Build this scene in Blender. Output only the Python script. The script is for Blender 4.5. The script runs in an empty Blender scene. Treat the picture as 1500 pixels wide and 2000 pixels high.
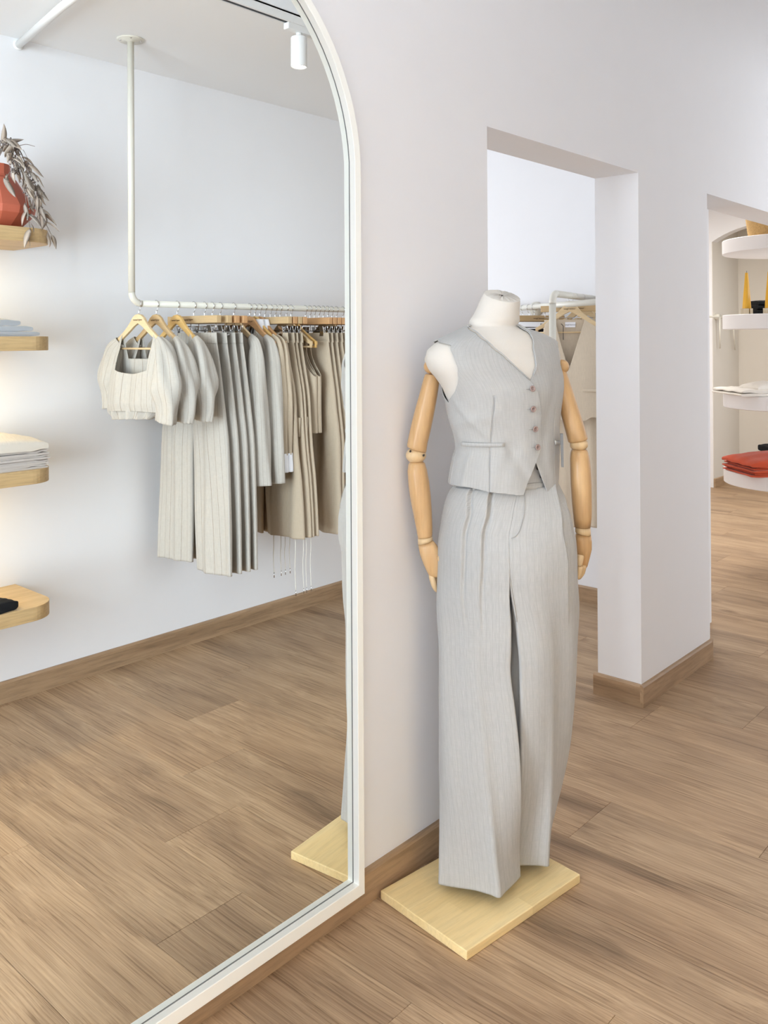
import bpy, math, random
import numpy as np
from mathutils import Vector, Matrix
random.seed(7); rng = np.random.default_rng(7)
PI = math.pi
SC = bpy.context.scene
COL = SC.collection

# ------------------------------------------------------------------ camera
F_PX, YAW, PITCH, ROLL, CY, CAM_D, CAM_H = 1714.98, .841797, .003865, -.005533, 655.1, 1.532, 1.43
CPOS = np.array([0, -CAM_D, CAM_H])
FW = np.array([math.sin(YAW)*math.cos(PITCH), math.cos(YAW)*math.cos(PITCH), math.sin(PITCH)])
_r = np.array([math.cos(YAW), -math.sin(YAW), 0.]); _u = np.cross(_r, FW)
RT = _r*math.cos(ROLL)+_u*math.sin(ROLL); UP = -_r*math.sin(ROLL)+_u*math.cos(ROLL)
cam = bpy.data.cameras.new('camera'); camo = bpy.data.objects.new('camera', cam); COL.objects.link(camo)
cam.sensor_fit = 'VERTICAL'; cam.sensor_height = 36; cam.sensor_width = 27
cam.lens = F_PX/2000*36; cam.shift_y = -(1000-CY)/2000; cam.clip_start = .02
M4 = Matrix(((RT[0], UP[0], -FW[0], CPOS[0]), (RT[1], UP[1], -FW[1], CPOS[1]), (RT[2], UP[2], -FW[2], CPOS[2]), (0, 0, 0, 1)))
camo.matrix_world = M4
SC.camera = camo
def ray(x, y): return FW*F_PX+RT*(x-750)+UP*(CY-y)
def on(x, y, ax, val):                    # point where a line of sight meets an axis plane
    d = ray(x, y); return CPOS+d*((val-CPOS[ax])/d[ax])
def proj(P):
    P = np.asarray(P, float)-CPOS; z = P@FW
    return 750+F_PX*(P@RT)/z, CY-F_PX*(P@UP)/z, z

# ------------------------------------------------------------------ world, lights, exposure
W = bpy.data.worlds.new('world'); SC.world = W; W.use_nodes = True
W.node_tree.nodes['Background'].inputs[0].default_value = (.86, .93, 1, 1)
W.node_tree.nodes['Background'].inputs[1].default_value = 1.0
SC.view_settings.view_transform = 'Standard'; SC.view_settings.look = 'None'
SC.view_settings.exposure = 0.30; SC.view_settings.gamma = 1; SC.view_settings.use_curve_mapping = False
SC.cycles.max_bounces = 14; SC.cycles.diffuse_bounces = 8; SC.cycles.glossy_bounces = 6
SC.cycles.caustics_reflective = False; SC.cycles.caustics_refractive = False
def area(name, loc, target, sx, sy, power, col=(1, 1, 1)):
    l = bpy.data.lights.new(name, 'AREA'); l.shape = 'RECTANGLE'; l.size = sx; l.size_y = sy; l.energy = power; l.color = col
    o = bpy.data.objects.new(name, l); COL.objects.link(o); o.location = loc
    o.rotation_euler = (Vector(target)-Vector(loc)).to_track_quat('-Z', 'Y').to_euler()
    return o
area('shop_window_daylight', (-2.75, .50, 1.35), (2.6, -1.2, 1.45), 2.1, 2.35, 240, (.79, .885, 1))
area('fitting_room_fill', (2.6, 3.55, 1.5), (3.2, .6, 1.2), 1.8, 1.8, 50, (.84, .91, 1))  # invented light source, added to brighten the room behind the first opening
area('hall_fill', (6.4, 1.0, 2.63), (6.4, 1.0, 0), 2.2, 1.0, 42, (1, .96, .9))  # fill light added for the far hall; no fixture hangs there
area('rear_fill', (6.6, -3.2, 1.5), (4.2, 0, 1.5), 2.4, 1.9, 75, (.86, .92, 1))  # extra unseen light, put in to lift the pier and the corridor's far end
CEIL, CEIL2, YS = 2.645, 3.3, -.93          # dropped ceiling over the rails, higher ceiling by the mirror

# ------------------------------------------------------------------ mesh helpers
def chain_origin(p):
    o = Vector((0, 0, 0))
    while p is not None:
        o = o+Vector(p.location); p = p.parent
    return np.array(o)
def obj(name, V, Fc, mat=None, parent=None, UV=None, smooth=True, local=False, solid=0, bevel=0, subd=0, autosmooth=None):
    V = np.asarray(V, float)
    if parent is not None and not local: V = V-chain_origin(parent)
    me = bpy.data.meshes.new(name)
    me.from_pydata(V.tolist(), [], [list(map(int, f)) for f in Fc])
    if UV is not None:
        l = me.uv_layers.new(name='uv')
        l.data.foreach_set('uv', np.concatenate([np.asarray(u, float).reshape(-1, 2) for u in UV]).ravel() if isinstance(UV, list) else np.asarray(UV, float).ravel())
    me.update()
    if smooth: me.polygons.foreach_set('use_smooth', np.ones(len(me.polygons), bool))
    if autosmooth: me.set_sharp_from_angle(angle=math.radians(autosmooth))
    if mat: me.materials.append(mat)
    o = bpy.data.objects.new(name, me); COL.objects.link(o)
    if parent is not None: o.parent = parent
    if bevel:
        m = o.modifiers.new('bevel', 'BEVEL'); m.width = bevel; m.segments = 2; m.limit_method = 'ANGLE'
    if solid:
        m = o.modifiers.new('solid', 'SOLIDIFY'); m.thickness = solid; m.offset = -1
    if subd:
        m = o.modifiers.new('sub', 'SUBSURF'); m.levels = subd; m.render_levels = subd
    return o
def tag(o, label=None, cat=None, group=None, kind=None):
    if label: o['label'] = label
    if cat: o['category'] = cat
    if group: o['group'] = group
    if kind: o['kind'] = kind
    return o
def thing(name, label, cat, loc=(0, 0, 0), group=None, rotz=0):
    o = bpy.data.objects.new(name, None); COL.objects.link(o); o.location = loc; o.rotation_euler = (0, 0, rotz)
    o.empty_display_size = .05
    return tag(o, label, cat, group)
def dup(root, loc, label, rotz=None, group=None):
    r = root.copy(); COL.objects.link(r); r.location = loc
    if rotz is not None: r.rotation_euler = (0, 0, rotz)
    r['label'] = label
    if group: r['group'] = group
    for ch in list(root.children):
        c = ch.copy(); COL.objects.link(c); c.parent = r
        for g in list(ch.children):
            d = g.copy(); COL.objects.link(d); d.parent = c
    return r
class MB:
    def __init__(s): s.V = []; s.F = []; s.n = 0
    def add(s, V, Fc):
        V = np.asarray(V, float); s.V.append(V); s.F += [[int(i)+s.n for i in f] for f in Fc]; s.n += len(V); return s
    def box(s, a, b):
        x0, y0, z0 = a; x1, y1, z1 = b
        return s.add([(x0, y0, z0), (x1, y0, z0), (x1, y1, z0), (x0, y1, z0), (x0, y0, z1), (x1, y0, z1), (x1, y1, z1), (x0, y1, z1)],
                     [(0, 3, 2, 1), (4, 5, 6, 7), (0, 1, 5, 4), (1, 2, 6, 5), (2, 3, 7, 6), (3, 0, 4, 7)])
    def get(s): return np.concatenate(s.V), s.F
def ribbon_quads(nr, nc, closed):
    m = nc if closed else nc-1
    i = np.repeat(np.arange(nr-1), m); j = np.tile(np.arange(m), nr-1); k = (j+1) % nc
    return np.stack([i*nc+j, i*nc+k, (i+1)*nc+k, (i+1)*nc+j], 1)
def grid(P, closed=True, uv=None):
    """P: (rows, cols, 3); uv: (rows, cols(+1), 2)"""
    nr, nc = P.shape[:2]; Fq = ribbon_quads(nr, nc, closed); UVq = None
    if uv is not None:
        m = nc if closed else nc-1
        i = np.repeat(np.arange(nr-1), m); j = np.tile(np.arange(m), nr-1)
        UVq = np.stack([uv[i, j], uv[i, j+1], uv[i+1, j+1], uv[i+1, j]], 1)
    return P.reshape(-1, 3), Fq, UVq
def caps(P, Fq, UVq=None, first=True, last=True):
    nr, nc = P.shape[:2]; Fl = [list(f) for f in Fq]; Ul = None if UVq is None else [u for u in UVq]
    if first: Fl.append(list(range(nc))[::-1]); Ul is None or Ul.append(np.zeros((nc, 2)))
    if last: Fl.append([(nr-1)*nc+j for j in range(nc)]); Ul is None or Ul.append(np.zeros((nc, 2)))
    return Fl, Ul
def grid_normals(P, closed=True):
    if closed: dj = np.roll(P, -1, 1)-np.roll(P, 1, 1)
    else: dj = np.gradient(P, axis=1)
    di = np.gradient(P, axis=0); n = np.cross(dj, di); L = np.linalg.norm(n, axis=2, keepdims=True)
    return n/np.maximum(L, 1e-9)
def frames(pts):
    pts = np.asarray(pts, float); n = len(pts); T = np.gradient(pts, axis=0); T /= np.linalg.norm(T, axis=1, keepdims=True)
    a = np.array([0, 0, 1.]) if abs(T[0][2]) < .9 else np.array([1., 0, 0])
    N = [np.cross(T[0], a)]; N[0] /= np.linalg.norm(N[0])
    for i in range(1, n):
        v = N[-1]-T[i]*(N[-1]@T[i]); N.append(v/np.linalg.norm(v))
    N = np.array(N); return T, N, np.cross(T, N)
def tube(pts, r, n=10, cap=True, flat=1.0):
    pts = np.asarray(pts, float); r = np.broadcast_to(np.asarray(r, float), (len(pts),))
    T, N, B = frames(pts); t = np.linspace(0, 2*PI, n, endpoint=False)
    P = pts[:, None]+r[:, None, None]*(np.cos(t)[None, :, None]*N[:, None]+flat*np.sin(t)[None, :, None]*B[:, None])
    V, Fq, _ = grid(P); Fl, _ = caps(P, Fq, None, cap, cap)
    return V, Fl
def spline(pts, n=40):
    pts = np.asarray(pts, float); t = np.r_[0, np.cumsum(np.linalg.norm(np.diff(pts, axis=0), axis=1))]
    u = np.linspace(0, t[-1], n); return np.stack([pch(t, pts[:, k], u) for k in range(pts.shape[1])], 1)
def pch(x, y, u):
    x = np.asarray(x, float); y = np.asarray(y, float); h = np.diff(x); d = np.diff(y)/h; m = np.zeros(len(x))
    if len(x) == 2: return y[0]+(np.clip(u, x[0], x[1])-x[0])*d[0]
    for i in range(1, len(x)-1):
        if d[i-1]*d[i] > 0:
            w1 = 2*h[i]+h[i-1]; w2 = h[i]+2*h[i-1]; m[i] = (w1+w2)/(w1/d[i-1]+w2/d[i])
    m[0] = d[0]; m[-1] = d[-1]
    u = np.clip(u, x[0], x[-1]); k = np.clip(np.searchsorted(x, u, 'right')-1, 0, len(h)-1)
    s = (u-x[k])/h[k]; s2 = s*s; s3 = s2*s
    return (2*s3-3*s2+1)*y[k]+(s3-2*s2+s)*h[k]*m[k]+(-2*s3+3*s2)*y[k+1]+(s3-s2)*h[k]*m[k+1]
def lathe(prof, c=(0, 0, 0), n=32, cap=True):
    prof = np.asarray(prof, float); t = np.linspace(0, 2*PI, n, endpoint=False)
    P = np.stack([prof[:, 0, None]*np.cos(t), prof[:, 0, None]*np.sin(t), np.repeat(prof[:, 1, None], n, 1)], 2)+np.array(c)
    V, Fq, _ = grid(P); Fl, _ = caps(P, Fq, None, cap, cap); return V, Fl
def prism(poly, axis, a0, a1):
    """extrude a 2-D outline along an axis (0: outline is y,z; 1: x,z; 2: x,y)"""
    p = np.asarray(poly, float); n = len(p); V = []
    for a in (a0, a1):
        for q in p:
            v = [q[0], q[1]]; v.insert(axis, a); V.append(v)
    Fl = [list(range(n))[::-1], [n+i for i in range(n)]]+[[i, (i+1) % n, n+(i+1) % n, n+i] for i in range(n)]
    V = np.array(V)
    # orient outward
    c = V.mean(0); f = Fl[2]; nn = np.cross(V[f[1]]-V[f[0]], V[f[2]]-V[f[0]])
    area2 = sum(p[i][0]*p[(i+1) % n][1]-p[(i+1) % n][0]*p[i][1] for i in range(n))
    flip = (area2 < 0) != (axis == 1)
    if flip: Fl = [f[::-1] for f in Fl]
    return V, Fl
def clip(V, Fq, UVq, f):
    """keep the part of a mesh where the vertex field f > 0, cutting cleanly"""
    V = np.asarray(V); Fq = np.asarray(Fq)
    T = np.concatenate([Fq[:, [0, 1, 2]], Fq[:, [0, 2, 3]]]); U = np.concatenate([UVq[:, [0, 1, 2]], UVq[:, [0, 2, 3]]])
    pos = (f > 0)[T]; k = pos.sum(1); F2 = [t for t in T[k == 3].tolist()]; U2 = list(U[k == 3]); newV = []; cache = {}; n0 = len(V)
    for t, u, p in zip(T[(k > 0) & (k < 3)], U[(k > 0) & (k < 3)], pos[(k > 0) & (k < 3)]):
        poly = []; pu = []
        for i in range(3):
            a, b = int(t[i]), int(t[(i+1) % 3]); ua, ub = u[i], u[(i+1) % 3]
            if f[a] > 0: poly.append(a); pu.append(ua)
            if (f[a] > 0) != (f[b] > 0):
                w = f[a]/(f[a]-f[b]); key = (min(a, b), max(a, b))
                if key not in cache: cache[key] = n0+len(newV); newV.append(V[a]+(V[b]-V[a])*w)
                poly.append(cache[key]); pu.append(ua+(ub-ua)*w)
        F2.append(poly); U2.append(np.array(pu))
    VV = np.concatenate([V, np.array(newV).reshape(-1, 3)])
    used = np.zeros(len(VV), bool)
    for p in F2: used[p] = True
    idx = np.cumsum(used)-1
    return VV[used], [[int(idx[i]) for i in p] for p in F2], U2
def tri_fix(Fl): return Fl

# ------------------------------------------------------------------ materials
def newmat(name):
    m = bpy.data.materials.new(name); m.use_nodes = True; nt = m.node_tree
    return m, nt, nt.nodes['Principled BSDF']
def N(nt, typ, **kw):
    n = nt.nodes.new(typ)
    for k, v in kw.items():
        if k.startswith('i_'):
            key = k[2:]; key = int(key) if key.isdigit() else key
            n.inputs[key].default_value = v
        else: setattr(n, k, v)
    return n
def L(nt, a, b): nt.links.new(a, b)
def mixc(nt, fac, c1, c2, blend='MIX'):
    n = nt.nodes.new('ShaderNodeMix'); n.data_type = 'RGBA'; n.blend_type = blend
    for sock, v in ((n.inputs[0], fac), (n.inputs[6], c1), (n.inputs[7], c2)):
        if hasattr(v, 'is_linked'): nt.links.new(v, sock)
        else: sock.default_value = v if not isinstance(v, tuple) else (v+(1,) if len(v) == 3 else v)
    return n.outputs[2]
def mth(nt, op, a, b=None, c=None):
    n = nt.nodes.new('ShaderNodeMath'); n.operation = op
    for i, v in enumerate((a, b, c)):
        if v is None: continue
        if hasattr(v, 'is_linked'): nt.links.new(v, n.inputs[i])
        else: n.inputs[i].default_value = v
    return n.outputs[0]
def ramp(nt, fac, stops):
    n = nt.nodes.new('ShaderNodeValToRGB'); e = n.color_ramp.elements
    while len(e) < len(stops): e.new(.5)
    for s, (p, c) in zip(e, stops): s.position = p; s.color = c+(1,) if len(c) == 3 else c
    nt.links.new(fac, n.inputs[0]); return n.outputs[0]
def bump(nt, bs, h, strength, dist):
    b = N(nt, 'ShaderNodeBump', i_Strength=strength, i_Distance=dist); L(nt, h, b.inputs['Height']); L(nt, b.outputs[0], bs.inputs['Normal'])
def plain(name, col, rough=.5, metal=0, spec=None, noise=0, scale=30, bmp=0):
    m, nt, bs = newmat(name); bs.inputs['Base Color'].default_value = col+(1,); bs.inputs['Roughness'].default_value = rough; bs.inputs['Metallic'].default_value = metal
    if spec is not None: bs.inputs['Specular IOR Level'].default_value = spec
    tc = N(nt, 'ShaderNodeTexCoord'); nz = N(nt, 'ShaderNodeTexNoise', i_Scale=scale, i_Detail=4); L(nt, tc.outputs['Object'], nz.inputs['Vector'])
    if noise:
        c = mixc(nt, nz.outputs[0], tuple(x*(1-noise) for x in col), tuple(min(1, x*(1+noise)) for x in col)); L(nt, c, bs.inputs['Base Color'])
    if bmp: bump(nt, bs, nz.outputs[0], bmp, .002)
    return m
def wood(name, c1, c2, c3, axis='Y', scale=1.0, rough=.45, stave=None, rnd=False, grainy=.3):
    """long-grained timber; grain runs along the given object axis"""
    m, nt, bs = newmat(name); tc = N(nt, 'ShaderNodeTexCoord')
    mp = N(nt, 'ShaderNodeMapping'); s = {'X': (1.1, 14, 14), 'Y': (14, 1.1, 14), 'Z': (14, 14, 1.1)}[axis]
    mp.inputs['Scale'].default_value = tuple(v*scale for v in s); L(nt, tc.outputs['Object'], mp.inputs[0])
    vec = mp.outputs[0]
    if rnd:
        oi = N(nt, 'ShaderNodeObjectInfo'); cx = N(nt, 'ShaderNodeCombineXYZ'); k = mth(nt, 'MULTIPLY', oi.outputs['Random'], 97.)
        for i in range(3): L(nt, k, cx.inputs[i])
        va = N(nt, 'ShaderNodeVectorMath', operation='ADD'); L(nt, vec, va.inputs[0]); L(nt, cx.outputs[0], va.inputs[1]); vec = va.outputs[0]
    n1 = N(nt, 'ShaderNodeTexNoise', i_Scale=.55, i_Detail=5, i_Roughness=.6, i_Distortion=.35); L(nt, vec, n1.inputs[0])
    n2 = N(nt, 'ShaderNodeTexNoise', i_Scale=5.0, i_Detail=6, i_Roughness=.7, i_Distortion=.15); L(nt, vec, n2.inputs[0])
    col = ramp(nt, n1.outputs[0], [(.28, c1), (.5, c2), (.72, c3)])
    fine = ramp(nt, n2.outputs[0], [(.32, (1-grainy,)*3), (.56, (1, 1, 1))])
    col = mixc(nt, 1., col, fine, 'MULTIPLY')
    if stave:
        sx = N(nt, 'ShaderNodeSeparateXYZ'); L(nt, tc.outputs['Object'], sx.inputs[0])
        row = mth(nt, 'FLOOR', mth(nt, 'MULTIPLY', sx.outputs[stave[0]], 1/stave[1]))
        off = mth(nt, 'MULTIPLY', row, .37)
        cell = mth(nt, 'FLOOR', mth(nt, 'ADD', mth(nt, 'MULTIPLY', sx.outputs[stave[2]], 1/stave[3]), off))
        cb = N(nt, 'ShaderNodeCombineXYZ'); L(nt, row, cb.inputs[0]); L(nt, cell, cb.inputs[1])
        wn = N(nt, 'ShaderNodeTexWhiteNoise'); L(nt, cb.outputs[0], wn.inputs[0])
        col = mixc(nt, 1., col, ramp(nt, wn.outputs[0], [(0, (.88, .86, .82)), (1, (1.0, 1.0, 1.0))]), 'MULTIPLY')
    if rnd:
        col = mixc(nt, 1., col, ramp(nt, oi.outputs['Random'], [(0, (.90, .90, .91)), (.5, (1, 1, 1)), (1, (.96, .93, .90))]), 'MULTIPLY')
    L(nt, col, bs.inputs['Base Color']); bs.inputs['Roughness'].default_value = rough; bs.inputs['Specular IOR Level'].default_value = .35
    bump(nt, bs, n2.outputs[0], .25, .0012)
    return m
def floor_mat():
    m, nt, bs = newmat('oak_plank'); tc = N(nt, 'ShaderNodeTexCoord'); oi = N(nt, 'ShaderNodeObjectInfo')
    k = mth(nt, 'MULTIPLY', oi.outputs['Random'], 53.); cx = N(nt, 'ShaderNodeCombineXYZ'); L(nt, k, cx.inputs[0]); L(nt, mth(nt, 'MULTIPLY', k, 3.7), cx.inputs[1])
    va = N(nt, 'ShaderNodeVectorMath', operation='ADD'); L(nt, tc.outputs['Object'], va.inputs[0]); L(nt, cx.outputs[0], va.inputs[1])
    def mapped(sc):
        mp = N(nt, 'ShaderNodeMapping'); mp.inputs['Scale'].default_value = sc; L(nt, va.outputs[0], mp.inputs[0]); return mp.outputs[0]
    wrp = N(nt, 'ShaderNodeTexNoise', i_Scale=3.5, i_Detail=2); L(nt, mapped((1, .6, 1)), wrp.inputs[0])
    def warped(sc, amt):
        a = N(nt, 'ShaderNodeVectorMath', operation='SCALE'); L(nt, wrp.outputs[1], a.inputs[0]); a.inputs['Scale'].default_value = amt
        b = N(nt, 'ShaderNodeVectorMath', operation='ADD'); L(nt, mapped(sc), b.inputs[0]); L(nt, a.outputs[0], b.inputs[1]); return b.outputs[0]
    broad = N(nt, 'ShaderNodeTexNoise', i_Scale=1., i_Detail=4, i_Roughness=.55); L(nt, warped((8, 1.25, 1), 1.1), broad.inputs[0])
    lines = N(nt, 'ShaderNodeTexNoise', i_Scale=1., i_Detail=5, i_Roughness=.62); L(nt, warped((190, 2.2, 1), 4.), lines.inputs[0])
    fine = N(nt, 'ShaderNodeTexNoise', i_Scale=1., i_Detail=3, i_Roughness=.7); L(nt, warped((520, 7, 1), 6.), fine.inputs[0])
    knots = N(nt, 'ShaderNodeTexVoronoi', i_Scale=1.); L(nt, warped((4.6, 1.9, 1), .5), knots.inputs[0])
    col = ramp(nt, broad.outputs[0], [(.24, (.215, .142, .085)), (.40, (.365, .245, .150)), (.56, (.465, .322, .198)), (.76, (.54, .385, .245))])
    col = mixc(nt, 1., col, ramp(nt, lines.outputs[0], [(.30, (.50, .45, .40)), (.42, (.84, .81, .78)), (.54, (1, 1, 1)), (.70, (1.16, 1.16, 1.14))]), 'MULTIPLY')
    col = mixc(nt, .8, col, ramp(nt, fine.outputs[0], [(.3, (.66, .63, .60)), (.55, (1, 1, 1))]), 'MULTIPLY')
    col = mixc(nt, 1., col, ramp(nt, knots.outputs[0], [(0, (.40, .36, .33)), (.06, (.68, .64, .60)), (.16, (1, 1, 1))]), 'MULTIPLY')
    col = mixc(nt, 1., col, ramp(nt, oi.outputs['Random'], [(0, (.955, .96, .965)), (.5, (1, 1, 1)), (1, (1.02, 1.0, .98))]), 'MULTIPLY')
    L(nt, col, bs.inputs['Base Color']); bs.inputs['Roughness'].default_value = .5; bs.inputs['Specular IOR Level'].default_value = .35
    bump(nt, bs, lines.outputs[0], .35, .0012)
    return m
def fabric(name, col, stripe=None, sp=.012, sw=.08, weave=.10, mel=.10, rough=.85, sheen=.15, sp2=None):
    """woven cloth on uv in metres: heathered yarns, optional pinstripes running along v"""
    m, nt, bs = newmat(name); uv = N(nt, 'ShaderNodeUVMap'); sx = N(nt, 'ShaderNodeSeparateXYZ'); L(nt, uv.outputs[0], sx.inputs[0])
    def nz(sc, det=2):
        mp = N(nt, 'ShaderNodeMapping'); mp.inputs['Scale'].default_value = sc; L(nt, uv.outputs[0], mp.inputs[0])
        n = N(nt, 'ShaderNodeTexNoise', i_Scale=1., i_Detail=det); L(nt, mp.outputs[0], n.inputs[0]); return n.outputs[0]
    warp = nz((900, 40, 1)); weft = nz((40, 900, 1)); slub = nz((420, 9, 1), 3)
    base = mixc(nt, ramp(nt, warp, [(.3, (0,)*3), (.7, (1,)*3)]), tuple(c*(1-mel*1.5) for c in col), tuple(min(1, c*(1+mel*.8)) for c in col))
    base = mixc(nt, .6, base, ramp(nt, weft, [(.3, (1-weave*1.6,)*3), (.7, (1,)*3)]), 'MULTIPLY')
    base = mixc(nt, .8, base, ramp(nt, slub, [(.3, (1-mel*1.3,)*3), (.6, (1,)*3)]), 'MULTIPLY')
    if stripe:
        fr = mth(nt, 'FRACT', mth(nt, 'DIVIDE', sx.outputs[0], sp)); d = mth(nt, 'ABSOLUTE', mth(nt, 'SUBTRACT', fr, .5))
        msk = mth(nt, 'LESS_THAN', d, sw*.5); brk = mth(nt, 'MULTIPLY', msk, mth(nt, 'ADD', .35, mth(nt, 'MULTIPLY', nz((3, 260, 1)), .9)))
        base = mixc(nt, brk, base, stripe)
    L(nt, base, bs.inputs['Base Color']); bs.inputs['Roughness'].default_value = rough; bs.inputs['Specular IOR Level'].default_value = .2
    bs.inputs['Sheen Weight'].default_value = sheen
    bump(nt, bs, mth(nt, 'ADD', warp, weft), .18, .0006)
    return m
def emit(name, col, s):
    m, nt, bs = newmat(name); bs.inputs['Base Color'].default_value = col+(1,); bs.inputs['Emission Color'].default_value = col+(1,); bs.inputs['Emission Strength'].default_value = s; return m
M_WALL = plain('wall_paint', (.812, .812, .822), .75, spec=.25, noise=.012, scale=9, bmp=.05)
M_CREAMWALL = plain('cream_wall_paint', (.70, .665, .60), .7, spec=.25, noise=.012, scale=9)
M_CEIL = plain('ceiling_paint', (.865, .875, .88), .8, spec=.2)
M_FLOOR = floor_mat()
M_SUB = plain('floor_joint', (.40, .29, .19), .8)
M_BASE = wood('baseboard_oak', (.27, .17, .095), (.40, .265, .155), (.47, .32, .195), 'X', 1.2, .45)
M_BASEY = wood('baseboard_oak_return', (.27, .17, .095), (.40, .265, .155), (.47, .32, .195), 'Y', 1.2, .45)
M_PLATE = wood('pale_birch', (.80, .60, .285), (.87, .68, .355), (.90, .74, .42), 'X', 1.6, .42, stave=(1, .052, 0, .19), grainy=.12)
M_BEECH = wood('varnished_beech', (.50, .29, .125), (.60, .385, .19), (.66, .455, .25), 'Z', 2.2, .28, grainy=.10)
M_BEECHL = wood('light_beech', (.60, .41, .21), (.70, .51, .29), (.75, .58, .37), 'Z', 2.2, .3, grainy=.08)
M_SHELF = wood('oak_shelf', (.50, .33, .15), (.63, .445, .225), (.71, .53, .30), 'X', 1.5, .45, grainy=.2)
M_HANGER = [wood('pale_hanger_wood', (.62, .45, .25), (.70, .53, .31), (.75, .59, .37), 'Y', 2, .4, grainy=.1),
            wood('tan_hanger_wood', (.48, .32, .15), (.56, .39, .20), (.62, .45, .25), 'Y', 2, .4, grainy=.1),
            wood('golden_hanger_wood', (.58, .35, .11), (.68, .43, .15), (.74, .50, .20), 'Y', 2, .4, grainy=.1),
            wood('brown_hanger_wood', (.46, .24, .10), (.56, .31, .14), (.62, .37, .18), 'Y', 2, .4, grainy=.1)]
M_LINEN = plain('cream_linen', (.68, .645, .585), .85, spec=.15, noise=.02, scale=700, bmp=.25)
M_SUIT = fabric('grey_pinstripe_suiting', (.465, .465, .452), (.39, .388, .377), .0105, .12, .07, .06)
M_SUITIN = plain('dark_suit_lining', (.17, .165, .16), .8)
M_STRIPE = fabric('cream_pinstripe_linen', (.54, .51, .455), (.25, .20, .15), .024, .05, .09, .06)
M_BEIGE = fabric('beige_cotton', (.53, .44, .325), None, weave=.06, mel=.05)
M_BEIGE2 = fabric('sand_cotton', (.66, .56, .43), None, weave=.05, mel=.04, sheen=.3)
M_WHITEC = fabric('white_cotton', (.84, .85, .88), None, weave=.03, mel=.03)
M_BLACKC = fabric('black_cotton', (.012, .013, .015), None, weave=.05, mel=.05, sheen=.0)
M_REDC = fabric('red_cotton', (.58, .085, .032), None, weave=.08, mel=.08)
M_BLUEC = fabric('pale_blue_denim', (.47, .487, .505), None, weave=.12, mel=.10)
M_ECRU = fabric('ecru_cotton', (.72, .655, .56), None, weave=.05, mel=.04)
M_GREIGE = fabric('greige_cotton', (.56, .51, .465), None, weave=.05, mel=.04)
M_IVORY = fabric('ivory_cotton', (.84, .80, .73), None, weave=.05, mel=.04)
M_STITCH = plain('grey_stitching', (.33, .33, .32), .8)
M_STITCHB = plain('tan_stitching', (.30, .235, .16), .8)
M_BUTTON = plain('pinkish_button', (.33, .235, .21), .3, noise=.1, scale=200)
M_BUTTHOLE = plain('button_hole', (.05, .03, .03), .6)
M_CHROME = plain('chrome', (.62, .62, .62), .18, 1)
M_STEELD = plain('dark_steel', (.06, .055, .05), .4, .6)
M_RACK = plain('cream_painted_steel', (.70, .675, .59), .32)
M_WHITEP = plain('white_painted_metal', (.82, .82, .80), .35)
M_FRAME = plain('ivory_painted_frame', (.93, .935, .88), .4, noise=.01, scale=40)
M_GASKET = plain('mirror_gasket', (.22, .225, .225), .5)
M_MIRROR = plain('mirror_silver', (.925, .955, .94), .0, 1)
M_DISPLAY = plain('white_lacquer', (.83, .82, .825), .4)
M_BLACK = plain('black_plastic', (.02, .02, .02), .45)
M_TAG = plain('grey_card', (.17, .17, .17), .7)
M_LABEL = plain('white_label', (.85, .85, .88), .7)
M_INK = plain('brown_print', (.13, .07, .03), .7)
M_GREYINK = plain('grey_print', (.2, .2, .22), .7)
M_TERRA = plain('terracotta', (.50, .125, .07), .55, noise=.06, scale=12)
M_LEAF = [plain('dried_leaf', c, .7, noise=.12, scale=60) for c in ((.46, .38, .31), (.34, .29, .245), (.53, .445, .365))]
M_STEM = plain('dried_stem', (.20, .16, .13), .8)
M_BERRY = plain('dried_seed_pod', (.17, .14, .125), .7)
M_CANDLE = plain('yellow_wax', (.78, .43, .025), .35, noise=.03, scale=30)
M_BRASS = plain('brushed_brass', (.50, .42, .30), .38, .8)
M_STRAW = plain('woven_straw', (.52, .33, .13), .8, noise=.35, scale=140, bmp=.8)
M_CORD = plain('off_white_cord', (.72, .69, .62), .85)
M_LED = emit('warm_led', (1, .84, .50), 5.)
M_SPOT = emit('spot_lens', (1, .97, .9), 12.)
M_GLASS, _nt, _bs = newmat('window_glass'); _bs.inputs['Transmission Weight'].default_value = 1; _bs.inputs['Roughness'].default_value = 0; _bs.inputs['IOR'].default_value = 1.45

# ------------------------------------------------------------------ setting
T = .186                                    # thickness of the wall that carries the mirror
XJ, XB, XC, ZT = 2.188, 3.203, 3.95, 2.0706 # first opening left/right, second opening left, head height
YW = -1.957                                 # opposite wall, seen in the mirror
MG = -.0218                                 # mirror glass plane
X2 = 4.277                                  # end wall of the room behind the first opening
def struct(name, V, Fc, mat, parent=None, **kw):
    o = obj(name, V, Fc, mat, parent, smooth=kw.pop('smooth', False), **kw)
    if parent is None: o['kind'] = 'structure'
    return o
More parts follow.
